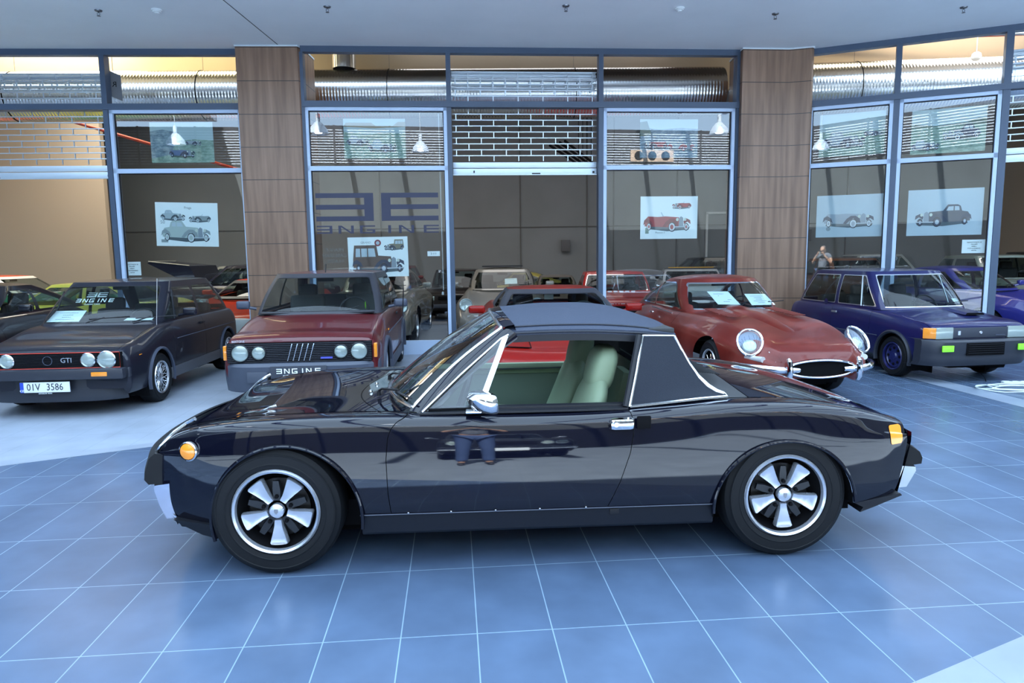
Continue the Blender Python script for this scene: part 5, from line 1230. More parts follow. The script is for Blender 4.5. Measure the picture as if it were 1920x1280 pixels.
def wedge(lab, nm, col, x, y, yaw, s=1., low=None, open_lamps=False):
    R = empty('sports_car', label=lab, cat='car')
    pm = paint(nm, col, .3, .5, 0, .1)
    st = [(0, .72, .30, .50, .66, .515), (.06, .79, .2, .545, .70, .555), (.5, .86, .15, .655, .72, .62), (1.0, .88, .14, .75, .73, .69), (1.45, .885, .14, .80, .73, .75), (2.2, .89, .14, .85, .73, .83), (3.2, .90, .15, .88, .72, .87), (3.95, .87, .2, .86, .7, .85), (4.1, .84, .26, .83, .69, .82)]
    body(R, st, pm, [(.95, .305), (3.3, .305)], 1.13, low=.16, soft=.4, hole=(1.42, 3.2, .69))
    w = [[(1.62, .85), (2.42, .86), (2.42, 1.07), (2.15, 1.07)]]
    cabin_(R, pm, 1.40, 3.3, 2.10, 2.75, .79, 1.10, .71, .53, bow=.12, win_side=w, seats=2, seatx=2.2, zseat=1.0, zfr=.05, frame=mat('dark_pillar', (.03, .032, .042), .45), m_a=.05)
    for sg in (1, -1):
        mirror(R, 1.75, -sg*.84, .86, pm, .19, .09)
        x0, x1, y0, y1 = .34, .70, .40, .72; zz = lambda x, y: float(herm([s[0] for s in st], np.array([s[5] for s in st]), np.array([x]))[0])+.026*(abs(y)/.7)**2
        pts = [(x0, sg*y0), (x0, sg*y1), (x1, sg*y1*.98), (x1, sg*y0)]
        M().tube([(a, b, zz(a, b)+.010) for a, b in pts], .005, 5, closed=True).obj('pop_up_lamp_line', matte, R)
        M().add([(a, b, zz(a, b)+.010) for a, b in [(x0+.01, sg*(y0+.01)), (x0+.01, sg*(y1-.01)), (x1-.01, sg*(y1*.98-.01)), (x1-.01, sg*(y0+.01))]], [(0, 1, 2, 3)]).obj('pop_up_lamp_lid', pm, R)
    M().tube([(.10+.0*abs(t), .76*t, .562-.01*abs(t)) for t in np.linspace(-1, 1, 15)], .004, 5).obj('shut_line', matte, R)
    M().box((-.005, 0, .40), (.03, 1.1, .10), bev=.01).obj('grille', matte, R)
    wheels4(R, (.95, 3.3), .86, .305, .22, .2, 'five')
    return place(R, x, y, yaw, s)
def nine(lab, col, x, y, yaw, nm='nine', glass_=None, wing=False, s=1., rough=.3, arches=.03, metal=0., bonnet_open=False):
    R = empty('sports_coupe', label=lab, cat='car'); pm = paint(nm, col, rough, 1., metal)
    st = [(0, .62, .30, .50, .50, .49), (.06, .70, .24, .58, .54, .53), (.2, .76, .2, .70, .58, .57), (.42, .79, .2, .80, .61, .64), (.8, .815, .2, .865, .625, .75), (1.3, .82, .2, .885, .66, .875), (2.1, .825, .2, .90, .68, .90), (2.9, .84, .2, .91, .68, .90), (3.5, .82, .24, .84, .62, .84), (4.0, .74, .3, .64, .5, .66), (4.2, .62, .36, .5, .42, .5)]
    body(R, st, pm, [(.85, .31), (3.12, .31)], 1.14, low=.22, soft=.9, sm=3, flare=arches, nu=110, doors=[[(1.3, .3), (2.2, .3), (2.34, .6), (2.3, .93), (1.25, .93)]], hole=(1.32, 3.65, .63))
    w = autow(1.28, 3.75, 1.82, 2.55, .89, 1.26, [2.25], .12, .42)
    cabin_(R, pm, 1.28, 3.75, 1.82, 2.55, .89, 1.26, .665, .52, bow=.10, crown=.04, win_side=w, sq=.36, bulge=.06, seats=2, zseat=1.1, m_a=.045)
    for sg in (1, -1):
        o = lamp_round(R, (0, 0, 0), .112, ring=silver, depth=.05); o.location = (.215, -sg*.62, .675); o.rotation_euler = (0, rad(26), 0)
        M().box((.035, -sg*.47, .49), (.05, .24, .06), bev=.01, rz=-sg*-.25).obj('indicator', mat('clear_lens', (.6, .62, .62), .15, .3, 1.), R)
        mirror(R, 1.55, -sg*.86, .96, pm, .16, .1)
    P_ = [[(dx+.30*abs(t)**3.2, .77*t, z) for t in np.linspace(-1, 1, 21)] for dx, z in ((.02, .52), (-.06, .50), (-.08, .44), (-.05, .36), (-.02, .22), (.1, .2))]
    M().grid(P_).obj('front_bumper', pm, R, ang=50)
    wipers(R, 1.28, .92, (.2, -.2), .36)
    wheels4(R, (.85, 3.12), .80, .31, .19, .2, 'five', n=28)
    return place(R, x, y, yaw, s)
def boxy(lab, col, x, y, yaw, nm,  L=4.2, W=1.62, H=1.36, hood=.80, cowl=.90, boot=.90, xb=(1.35, 3.55), xt=(1.85, 3.1), r=.3, seats=2, s=1., front='round', roofm=None, gm=None, name='saloon_car', cat='car', soft=.2, splits=None, trim=None, wst='steel', sq=.25, low=.24, rough=.35, frame=None, detail=True, mir=True):
    R = empty(name, label=lab, cat=cat); pm = paint(nm, col, rough); h = W/2
    st = [(0, h-.05, .32, hood-.06, h-.13, hood-.05), (.04, h-.02, .26, hood-.02, h-.10, hood-.01), (.5, h, .22, (hood+cowl)/2, h-.09, (hood+cowl)/2+.01), (xb[0], h, .22, cowl, h-.09, cowl+.01), (L*.6, h, .22, cowl+.01, h-.09, cowl+.01), (L-.3, h-.01, .25, boot, h-.1, boot), (L, h-.05, .32, boot-.08, h-.14, boot-.07)]
    body(R, st, pm, [(.78, r), (L-.85, r)], 1.17, low=low, soft=soft, nu=90, doors=[doorpoly(xb[0]+.1, xb[0]+1.15, .31, cowl+.03)], hole=(xb[0]+.02, xb[1]-.05, h-.12))
    splits = splits or [(xb[0]+xb[1])/2+.1]
    cabin_(R, pm, xb[0], xb[1], xt[0], xt[1], cowl-.01, H-.03, h-.10, h-.21, win_side=autow(*xb, *xt, cowl-.01, H-.03, splits, .11, .14), seats=seats, zseat=H-.2, roofm=roofm, gm=gm, trim=trim, sq=sq, frame=frame)
    if front == 'round':
        for y_ in (h-.22, -(h-.22)): lamp_round(R, (-.005, y_, hood-.15), .085)
        M().box((-.01, 0, hood-.15), (.02, W-.75, .14), bev=.005).obj('grille', matte, R)
    elif front == 'quad':
        for y_ in (h-.2, h-.37, -(h-.2), -(h-.37)): lamp_round(R, (-.005, y_, hood-.14), .07)
        M().box((-.01, 0, hood-.14), (.02, W-1.0, .13), bev=.005).obj('grille', matte, R)
    else:
        for y_ in (h-.24, -(h-.24)): M().box((-.01, y_, hood-.14), (.03, .26, .12), bev=.01).obj('headlight', lamp_g, R)
        M().box((-.01, 0, hood-.14), (.02, W-.95, .11), bev=.005).obj('grille', matte, R)
    M().box((-.05, 0, .44), (.1, W-.04, .11), bev=.03).obj('front_bumper', trim or greyp, R)
    if mir:
        for sg in (1, -1): mirror(R, xb[0]+.3, -sg*(h+.05), cowl+.06, pm if trim is None else chrome, .13, .08)
    wheels4(R, (.78, L-.85), h-.025, r, .17, r*.64, wst, n=24)
    return place(R, x, y, yaw, s)
GOLF = golf(); FIAT = fiat(); MINI = mini(); ETYPE = etype(); FERR = wedge('bright red low wedge sports car behind the black targa, nose towards the viewer', 'bright_red', (.20, .006, .004), .60, 6.15, 93.0)
M().box((2.12, .04, 1.0), (.004, .11, .06)).obj('mirror_sticker', white_paper, FERR)
# ---------------------------------------------------------------- cars inside the showroom and at the edges
nine('black coupe cut by the left edge, parked beside the dark grey hatchback', (.006, .007, .012), -6.60, 6.75, 95, 'deep_black', s=.95)
o = boxy('green, white and orange rally hatchback inside the showroom at the left edge', (.012, .16, .06), -8.1, 13.9, 180, 'rally_green', L=3.95, W=1.6, H=1.24, hood=.76, cowl=.86, boot=.9, xb=(1.3, 3.7), xt=(1.85, 3.1), roofm=paint('rally_orange', (.75, .075, .012), .35), frame=mat('rally_white', (.55, .56, .55), .4), name='rally_car')
M().box((3.15, 0, 1.27), (.2, 1.2, .03), bev=.01).obj('roof_spoiler', paint('rally_orange', (.75, .075, .012), .35), o)
boxy('lemon yellow coupe parked sideways behind the dark grey hatchback', (.62, .56, .07), -9.4, 11.75, 3, 'lemon', s=.86, L=4.25, W=1.7, H=1.33, hood=.78, cowl=.90, boot=.95, xb=(1.45, 3.9), xt=(2.1, 3.25), name='coupe_car', soft=.6)
d = boxy('dark blue car with its bonnet standing open behind the yellow coupe', (.010, .012, .035), -8.40, 16.2, 0, 'midnight', L=4.2, W=1.6, H=1.38, xb=(1.4, 3.5), xt=(1.95, 3.0))
M().add([(1.38, -.68, .93), (1.38, .68, .93), (.28, .62, 1.46), (.28, -.62, 1.46), (1.12, -.68, .98), (1.12, .68, .98), (.22, .62, 1.43), (.22, -.62, 1.43), (1.2, -.7, 1.36), (1.2, .7, 1.36)], [(0, 1, 9, 8), (8, 9, 2, 3), (4, 7, 6, 5), (0, 4, 5, 1), (3, 2, 6, 7), (0, 8, 3, 7, 4), (1, 5, 6, 2, 9)]).obj('open_bonnet', paint('midnight', (.010, .012, .035), .3), d)
M().tube([(.26, -.63, 1.47), (.26, .63, 1.47)], .012, 6).tube([(.26, -.63, 1.47), (1.2, -.7, 1.37)], .012, 6).obj('bonnet_edge', mat('pale_edge', (.45, .45, .42), .4), d)
boxy('cream white small car far behind the raised bonnet', (.42, .42, .38), -9.3, 18.9, 0, 'cream_white', L=3.4, W=1.45, H=1.34, hood=.8, cowl=.9, boot=.85, xb=(1.1, 3.0), xt=(1.5, 2.5), soft=.6, sq=.3)
w_ = wedge('orange and white rally coupe with raised lamps beside the left wooden pillar', 'signal_orange', (.55, .035, .008), -4.78, 11.15, 90)
text('windscreen_text', 'ERICA INTERMOBILIA', .085, white_paper, w_, (2.04, .05, 1.075), (rad(30), 0, -pi/2), ext=.002)
for sg in (1, -1):
    o = lamp_round(w_, (0, 0, 0), .085, depth=.03, ring=mat('rally_white', (.55, .56, .55), .4)); o.location = (.62, -sg*.56, .74)
    M().box((.70, -sg*.56, .73), (.12, .22, .19), bev=.03).obj('pop_up_lamp_housing', mat('rally_white', (.55, .56, .55), .4), w_)
M().grid([[(dx+(abs(t)**5)*.30, .87*t, z) for t in np.linspace(-1, 1, 17)] for dx, z in ((.10, .56), (-.03, .52), (-.07, .42), (-.06, .25), (.05, .18))]).obj('front_bumper', mat('rally_white', (.55, .56, .55), .4), w_)
nine('silver coupe just behind the glass right of the maroon hatchback', (.30, .29, .26), -2.43, 11.05, 91, 'silver_paint', metal=.6)
boxy('dark red saloon far back in the showroom behind the silver coupe', (.16, .010, .012), -3.2, 15.9, 90, 'deep_red', L=4.2, W=1.62, H=1.30, front='quad', s=1.)
boxy('dark brown saloon far back beside the dark red saloon', (.022, .018, .018), -1.4, 15.95, 90, 'dark_brown', L=4.3, W=1.68, H=1.45, front='rect', s=.82)
g9 = nine('beige grey coupe with a round headlight at the middle opening', (.24, .225, .20), -.17, 11.5, 90, 'beige_grey', metal=.3, s=.98)
paper(g9, 'screen_note', [(1.42, -.05, .99), (1.42, -.29, 1.0), (1.56, -.28, 1.10), (1.56, -.05, 1.09)], '', 1)
M().box((2.2, 0, 1.325), (.6, .8, .02), bev=.008).obj('sunroof', blackp, g9)
nine('taupe round-roofed coupe far back behind the red sports car roof', (.15, .135, .12), 1.12, 16.1, 89, 'taupe', arches=.0, s=.78)
nine('old yellow coupe far back left of the taupe round-roofed coupe', (.42, .36, .09), -1.35, 20.25, 0, 'old_yellow', arches=0, s=.8)
b_ = boxy('red classic coupe with chrome trim and a dealer name plate on its nose', (.36, .012, .010), 1.98, 11.9, 88, 'classic_red', L=4.3, W=1.66, H=1.28, hood=.74, cowl=.86, xb=(1.45, 3.2), xt=(1.85, 2.75), trim=chrome, soft=.7, sq=.22, s=.92)
p = plate(b_, .02, .66, bg=mat('plate_red', (.35, .01, .01), .4), w=.66, h=.13); m = M(); engine_word(m, lambda u, v, w: (-.009-w, .30-u, -.01+v), .60, .055); m.obj('plate_logo', white_paper, p)
text('plate_text', 'AUTOMOBILE CLASSICS', .035, white_paper, p, (-.009, 0, -.042), FX)
m = M(); [m.box((1.18, -.30+.12*k, .872), (.05, .085, .03), bev=.01) for k in range(6)]; m.obj('scuttle_vents', silver, b_)
r_ = boxy('white and blue racing coupe with yellow roof stripe behind the red classic coupe', (.42, .46, .52), 3.95, 14.6, 80, 'race_white', s=.95, L=4.2, W=1.7, H=1.22, roofm=paint('race_navy', (.012, .014, .05), .35), front='rect', soft=.6, name='racing_car')
M().box((2.0, 0, 1.235), (.12, 1.1, .02)).obj('roof_stripe', mat('stripe_yellow', (.75, .42, .03), .4), r_)
boxy('black saloon far back behind the red long-nosed coupe', (.012, .012, .014), 3.4, 20.1, 0, 'soft_black', L=4.2, W=1.5, H=1.40, front='rect')
boxy('white saloon far back behind the first pane right of the angled pillar', (.50, .54, .54), 8.0, 20.1, 0, 'plain_white', L=4.2, W=1.5, H=1.44, front='rect', trim=chrome)
boxy('brown saloon behind the roof of the dark blue hatchback', (.12, .055, .03), 8.3, 14.9, 90, 'cocoa', L=4.1, W=1.6, H=1.36, xb=(1.35, 3.4), front='rect')
boxy('grey green saloon behind the paper note in the right window', (.12, .16, .16), 10.5, 12.9, 88, 'grey_green', L=4.4, W=1.68, H=1.40, trim=chrome, soft=.4)
nine('blue rounded sports coupe at the right edge behind the steel post', (.016, .019, .16), 8.25, 9.98, 108, 'royal_blue', s=.95)
boxy('black estate car inside at the far right edge', (.01, .01, .012), 12.3, 14.0, 80, 'soft_black', L=4.4, W=1.7, H=1.46, front='rect')
# one car parked behind the viewer, mirrored in the black door
r_ = boxy('dark saloon with chrome bumper behind the viewer, mirrored in the black door', (.01, .012, .016), .45, -1.7, -90, 'hall_black', L=4.4, W=1.7, H=1.38, front='quad', trim=chrome)
plate(r_, -.115, .40)
# ---------------------------------------------------------------- paper notes, posters and lettering on the shopfront
def onfront(name, Fq, a, s0, s1, z0, z1, d=-.03, tilt=0., lab=None, cat='poster', group=None, m=None):
    e = empty(name, Fq((s0+s1)/2, (z0+z1)/2, d), a, lab, cat, group); e.rotation_euler = (0, tilt, a)
    w, h = s1-s0, z1-z0
    M().box((0, 0, 0), (w, .002, h)).obj('paper_sheet', m or white_paper, e)
    return e, w, h
def TP(w, h, lay): return lambda u, v, q: (-w/2+u*w, -.0016-.0006*lay-q*.2, -h/2+v*h)
INK = lambda n, c: mat('print_'+n, c, .6)
def ell(cx, cy, rx, ry, n=20): return [(cx+rx*cos(t), cy+ry*sin(t)) for t in np.linspace(0, 2*pi, n+1)[:-1]]
def drawcar(e, w, h, x, y, s, body_, dark, tyre_='white', flip=False, open_=False, tall=False, asp=None):
    """three-quarter pre-war car drawn with flat shapes; x,y lower left in poster units, s = width"""
    k = s; ky = s*w/h
    def t(lst): return [(x+(1-a if flip else a)*k, y+b*ky) for a, b in lst][::(-1 if flip else 1)]
    hh = .10 if tall else 0; TB = [(.02, .10), (.02, .26), (.05, .53), (.47, .53), (.50, .33), (.74, .31), (.78, .10), (.5, .08)]; TW = [[(.07, .31), (.08, .47), (.16, .47), (.16, .31)], [(.18, .31), (.18, .47), (.29, .47), (.29, .31)], [(.31, .31), (.31, .47), (.43, .47), (.45, .31)]]
    L = [('drawn_shadow', INK('shade', (.10, .13, .15)), [[(.06, .05), (.5, .0), (.95, .03), (.98, .09), (.5, .12), (.08, .10)]], 0),
         ('drawn_body', body_, [TB if tall else [(.03, .10), (.02, .20), (.07, .28), (.17, .30), (.20, .40+hh), (.25, .43+hh), (.42, .43+hh), (.50, .31), (.74, .29), (.78, .10), (.5, .08)] if not open_ else [(.03, .10), (.02, .22), (.10, .30), (.30, .29), (.46, .30), (.74, .28), (.78, .10), (.5, .08)]], 1),
         ('drawn_fender', dark, [[(.40, .09), (.47, .19), (.55, .25), (.64, .25), (.72, .19), (.74, .10), (.68, .11), (.60, .20), (.52, .14), (.46, .08)], [(.0, .12), (.02, .22), (.09, .26), (.17, .20), (.20, .10), (.14, .16), (.05, .18)], [(.84, .20), (.90, .26), (.98, .22), (.99, .14), (.92, .19), (.85, .14)]], 2),
         ('drawn_window', INK('pane', (.50, .60, .66)) if not open_ else INK('pane', (.5, .6, .66)), TW if tall else [[(.215, .31), (.225, .39+hh), (.30, .395+hh), (.30, .31)], [(.32, .31), (.32, .395+hh), (.405, .39+hh), (.445, .31)]] if not open_ else [[(.40, .30), (.36, .38), (.38, .385), (.43, .30)]], 2),
         ('drawn_grille', INK('grille', (.28, .33, .38)), [[(.74, .10), (.75, .27), (.79, .30), (.83, .27), (.84, .10)]], 3),
         ('drawn_lamp', INK('lamp', (.62, .68, .60)), [ell(.71, .235, .028, .034, 12), ell(.875, .235, .026, .032, 12)], 4),
         ('drawn_bumper', INK('bright', (.48, .55, .62)), [[(.66, .075), (.66, .095), (.98, .10), (.98, .08)]], 5),
         ('drawn_tyre', INK('tyre', (.03, .035, .045)), [ell(.60, .085, .078, .098), ell(.12, .095, .048, .075), ell(.90, .085, .052, .078)], 3),
         ('drawn_wheel', INK('tyre_white', (.66, .72, .76)) if tyre_ == 'white' else dark, [ell(.597, .085, .062, .080), ell(.117, .095, .036, .060), ell(.897, .085, .038, .06)], 4),
         ('drawn_hub', body_ if tyre_ == 'white' else INK('bright', (.48, .55, .62)), [ell(.597, .085, .036, .048), ell(.117, .095, .02, .034), ell(.897, .085, .02, .034)], 5)]
    for nm, mm, polys, lay in L:
        for pl in polys:
            M().prism(t(pl), TP(w, h, lay), .001).obj(nm, mm, e, ang=10)
def note(Fq, a, s0, s1, z0, z1, lab, body_=None, tilt=0.):
    e, w, h = onfront('paper_note', Fq, a, s0, s1, z0, z1, -.03, tilt, lab, 'notice')
    if body_: text('note_text', body_, h*.55, ink, e, (0, -.003, 0), (pi/2, 0, 0)); return
    for k, t_ in enumerate(('NEDOTYKEJTE SE', 'PROSIM', 'NEBO', 'VYSTAVENEHO', 'AUTA')): text('note_text', t_, h*.12, ink, e, (0, -.003, h*(.30-.15*k)), (pi/2, 0, 0))
note(FL, AL, 2.69, 2.95, 1.27, 1.475, 'white paper note on the glass above the dark grey hatchback')
note(FR, AR, 2.17, 2.47, 1.45, 1.645, 'white paper note on the glass at the lower right window')
note(FC, AC, 1.755, 1.945, 1.505, 1.58, 'small white number note on the glass by the white pull cord', '2.111')
e, w, h = onfront('poster', FL, AL, 3.222, 4.15, 1.70, 2.355, tilt=rad(1.5), lab='white poster with three drawings of grey pre-war cars left of the left pillar')
gr = INK('pencil', (.30, .36, .38)); dg = INK('pencil_dark', (.07, .09, .11)); cr_ = INK('cream', (.46, .55, .53))
drawcar(e, w, h, .08, .58, .40, INK('pencil_pale', (.42, .50, .54)), dg); drawcar(e, w, h, .53, .55, .36, gr, dg, open_=True, flip=True); drawcar(e, w, h, .08, .10, .80, cr_, gr)
text('poster_text', '50', .07, gr, e, (-.36, -.004, .03), (pi/2, 0, 0)); text('poster_script', 'Praga', .05, gr, e, (.02, -.004, .25), (pi/2, 0, .0)); M().box((-.34, -.003, -.25), (.10, .001, .045)).obj('poster_emblem', gr, e)
e, w, h = onfront('poster', FC, AC, .555, 1.46, 1.20, 1.805, tilt=rad(-.6), lab='white poster of a tall brown vintage limousine above the maroon hatchback')
br_ = INK('brown', (.14, .09, .07)); drawcar(e, w, h, .06, .10, .88, br_, INK('navy_dark', (.05, .06, .10)), 'dark', tall=True); drawcar(e, w, h, .60, .66, .34, INK('olive', (.22, .2, .14)), INK('navy_dark', (.05, .06, .10)), 'dark', flip=True, tall=True)
text('poster_text', 'GRAND', .045, INK('pencil', (.3, .36, .38)), e, (-.18, -.004, .22), (pi/2, 0, 0)); M().prism(ell(.50, .85, .055, .083), TP(w, h, 3), .001).obj('poster_emblem', INK('maroon', (.25, .04, .05)), e)
M().prism(ell(.50, .85, .03, .045), TP(w, h, 4), .001).obj('poster_emblem', INK('bright', (.48, .55, .62)), e)
e, w, h = onfront('poster', FC, AC, 5.075, 5.985, 1.73, 2.385, lab='white poster of a red open classic car with white-wall tyres')
rd = INK('red_car', (.40, .045, .055)); rdd = INK('red_dark', (.22, .02, .03)); drawcar(e, w, h, .05, .18, .84, rd, rdd, open_=True); drawcar(e, w, h, .55, .70, .34, rd, rdd, open_=True, flip=True)
text('poster_text', 'Phantom II', .035, gr, e, (-.14, -.004, -.23), (pi/2, 0, 0)); M().box((-.35, -.003, -.20), (.055, .001, .09)).obj('poster_emblem', INK('sage', (.25, .33, .28)), e)
e, w, h = onfront('poster', FR, AR, .205, 1.125, 1.72, 2.36, lab='pale poster of a grey cabriolet with dark wings in the first angled window', m=mat('pale_paper', (.50, .60, .66), .6))
drawcar(e, w, h, .10, .22, .78, INK('grey_car', (.32, .38, .44)), INK('navy_dark', (.05, .06, .10)), open_=True); M().prism(ell(.19, .20, .035, .05), TP(w, h, 1), .001).obj('poster_emblem', gr, e)
e, w, h = onfront('poster', FR, AR, 1.45, 2.40, 1.715, 2.385, lab='pale poster of a dark saloon facing left in the second angled window', m=mat('pale_paper', (.50, .60, .66), .6))
drawcar(e, w, h, .10, .20, .76, INK('blue_black', (.07, .08, .11)), INK('navy_dark', (.05, .06, .10)), 'dark', flip=True)
def art(name, c1, c2, c3):
    m = mat('print_'+name, c1, .6); t = nd(m, 'ShaderNodeTexCoord'); mp = nd(m, 'ShaderNodeMapping'); n = nd(m, 'ShaderNodeTexNoise'); r = nd(m, 'ShaderNodeValToRGB')
    mp.inputs['Scale'].default_value = (5, 1, 11); n.inputs['Scale'].default_value = 1.6; n.inputs['Detail'].default_value = 7; n.inputs['Roughness'].default_value = .75
    lk(m, t.outputs['Object'], mp.inputs[0]); lk(m, mp.outputs[0], n.inputs['Vector']); lk(m, n.outputs['Fac'], r.inputs[0]); el_ = r.color_ramp.elements
    el_[0].position = .32; el_[0].color = (*c1, 1); el_[1].position = .68; el_[1].color = (*c3, 1); k = el_.new(.5); k.color = (*c2, 1); lk(m, r.outputs[0], bsdf(m).inputs['Base Color']); return m
sky_ = INK('sky', (.46, .58, .60)); 
def scene_poster(Fq, a, s0, s1, z0, z1, lab, grd, cars, hz, trees=None, tilt=0.):
    e, w, h = onfront('poster', Fq, a, s0, s1, z0, z1, -.03, tilt, lab, group=None, m=sky_)
    M().prism([(0, 0), (1, 0), (1, hz), (.7, hz+.03), (.35, hz-.02), (0, hz+.05)], TP(w, h, 0), .001).obj('drawn_ground', grd, e)
    if trees: M().prism(trees[0], TP(w, h, .5), .001).obj('drawn_backdrop', trees[1], e)
    for c in cars: drawcar(e, w, h, *c[:-1], **c[-1])
gn = art('meadow', (.10, .17, .14), (.26, .38, .30), (.42, .52, .46)); ct = art('crowd', (.05, .08, .12), (.22, .30, .34), (.45, .52, .52)); rv = art('river', (.06, .09, .14), (.20, .29, .36), (.42, .50, .54)); tr_ = INK('tree', (.12, .17, .13)); rf_ = INK('roof', (.30, .25, .16))
bl = INK('race_blue', (.13, .18, .32)); nv = INK('navy_dark', (.05, .06, .10)); gy = INK('grey_car', (.32, .38, .44))
scene_poster(FL, AL, 3.235, 4.16, 2.945, 3.535, 'racing scene poster with blue open racer on a green track, upper left window', gn, [(.28, .12, .42, bl, nv, dict(open_=True, tyre_='dark')), (.55, .42, .26, gy, nv, dict(open_=True, tyre_='dark'))], .55, ([(0, .1), (.3, .2), (.42, .55), (.45, .75), (.2, .82), (0, .78)], ct))
scene_poster(FC, AC, .56, 1.475, 2.97, 3.55, 'street scene poster with vintage saloons and house roofs, upper window above the letter sign', gn, [(.38, .15, .48, INK('pale_blue_car', (.33, .42, .48)), nv, dict(tyre_='dark')), (.04, .32, .38, gy, nv, dict(tyre_='dark'))], .62, ([(.0, .8), (.04, .90), (.45, .90), (.52, .82), (.8, .82), (.88, .92), (1, .92), (1, .80), (.5, .76)], rf_))
scene_poster(FC, AC, 5.055, 5.965, 2.97, 3.55, 'grand prix scene poster with two red racers, upper window above the red car poster', rv, [(.06, .22, .42, INK('red_car', (.40, .045, .055)), nv, dict(open_=True, tyre_='dark', flip=True)), (.48, .18, .46, gy, INK('red_car', (.40, .045, .055)), dict(open_=True, tyre_='dark'))], .75, ([(.0, .55), (.0, .92), (.12, .95), (.2, .6)], tr_))
scene_poster(FR, AR, .20, 1.10, 2.95, 3.58, 'country scene poster with a dark tourer climbing, first angled upper window', gn, [(.05, .18, .66, gy, nv, dict(tyre_='dark')), (.68, .42, .3, gy, nv, dict(open_=True, tyre_='dark'))], .55)
scene_poster(FR, AR, 1.44, 2.37, 2.90, 3.53, 'lake scene poster with a dark cabriolet on white-wall tyres, second angled upper window', gn, [(.42, .28, .52, nv, gy, dict(flip=True)), (.0, .08, .40, gy, nv, dict(tyre_='dark'))], .62, ([(.0, .60), (.05, .68), (.3, .62), (.75, .66), (.9, .74), (1, .7), (1, .60)], tr_))
# lettering
navy = mat('navy_vinyl', (.018, .022, .06), .5)
e = empty('window_lettering', FC(.11, 1.86, .004), AC, 'large dark mirrored double letter mark with ENGINE below, on the window glass', 'sign')
m = M(); ee_mark(m, lambda u, v, q: (u, -q, v+.185), 1.83, .415, .001)
R_ = []; m.obj('letter_mark', navy, e)
m = M(); engine_word(m, lambda u, v, q: (u, -q, v), 1.83, .118, .001); m.obj('word', navy, e)
faint = mat('faint_print', (.20, .21, .21), .7)
e = empty('glass_print', FC(.345, 1.52, -.05), AC, 'faint mirrored PRAGUE CARLSBAD CLASSIC print beside the limousine poster', 'sign')
for k, (t_, sz) in enumerate((('PRAGUE', .075), ('CARLSBAD', .075), ('CLASSIC', .075))):
    text('print_line', t_, sz, faint, e, (0, 0, .095-.085*k), (pi/2, 0, 0), sx=-1)
e = empty('pull_cord', FC(1.975, .93, -.045), AC, 'white pull cord hanging inside the letter sign window', 'cord')
M().tube([(0, 0, 2.7), (.004, 0, 1.4), (.012, 0, .05)], .006, 6).obj('cord', white_trim, e); M().lathe([(.001, .03), (.016, .02), (.018, -.02), (.001, -.03)], axis='z', n=12).obj('cord_weight', white_trim, e)
e = empty('hanging_sign', FL(2.72, 3.87, -.12), AL+.35, 'small dark hanging sign board behind the upper left beam', 'sign')
M().add([(-.08, 0, .07), (.10, 0, 0), (.10, 0, .37), (-.08, 0, .44), (-.08, .015, .07), (.10, .015, 0), (.10, .015, .37), (-.08, .015, .44)], [(0, 1, 2, 3), (7, 6, 5, 4), (0, 4, 5, 1), (1, 5, 6, 2), (2, 6, 7, 3), (3, 7, 4, 0)]).obj('board', mat('sign_slate', (.09, .10, .12), .5), e)
text('sign_letter', 'R', .11, matte, e, (.01, -.004, .23), (pi/2, 0, 0), sx=-1)
M().tube([(0, .01, .42), (0, .01, .69)], .004, 6).obj('hanger', spr, e)
# ---------------------------------------------------------------- cable with socket strip on the floor
wh = mat('cable_white', (.55, .62, .62), .45)
random.seed(3); pts = []
for k in range(150):
    t = k/149; A = t*2*pi*4.3; pts.append((5.42+.36*cos(A)*(1-.15*sin(A*.37))+.10*sin(A*.23), 7.26+.17*sin(A)+.07*sin(A*.61), .012+.014*abs(sin(A*1.7))))
cb = tag(M().tube(pts, .0065, 6).obj('extension_cable', wh), 'loose white extension cable coiled on the floor at the right edge', 'cable')
e = empty('socket_strip', (5.66, 7.52, .022), rad(-4), 'white socket strip on the floor beside the coiled cable', 'socket strip')
M().box((0, 0, 0), (.42, .06, .044), bev=.012).obj('strip_body', mat('cable_white', (.55, .62, .62), .45), e)
for k in range(4): M().lathe([(.018, .023), (.016, .015), (.001, .015)], c=(-.12+.09*k, 0, 0), axis='z', n=16).obj('socket', greyp, e)
tag(M().tube([(5.50, 7.98, .06), (5.52, 7.92, .01), (5.45, 7.80, .006), (5.40, 7.72, .006)], .004, 5).obj('hanging_wire', matte), 'thin black wire hanging under the dark blue hatchback nose to the floor', 'wire')
# notes in the parked cars
paper(GOLF, 'dash_note', [(1.16, .66, .93), (1.16, .28, .93), (1.36, .28, 1.05), (1.36, .64, 1.05)], '', 4)
paper(GOLF, 'dash_note', [(1.15, -.25, .935), (1.15, -.58, .935), (1.25, -.57, .955), (1.25, -.25, .955)], '', 2)
paper(ETYPE, 'wiper_note', [(2.02, .22, .95), (2.10, -.12, .935), (2.27, -.02, 1.10), (2.20, .30, 1.11)], '', 5)
paper(ETYPE, 'wiper_note', [(2.02, -.24, .93), (2.10, -.60, .925), (2.24, -.52, 1.06), (2.17, -.20, 1.07)], '', 5)
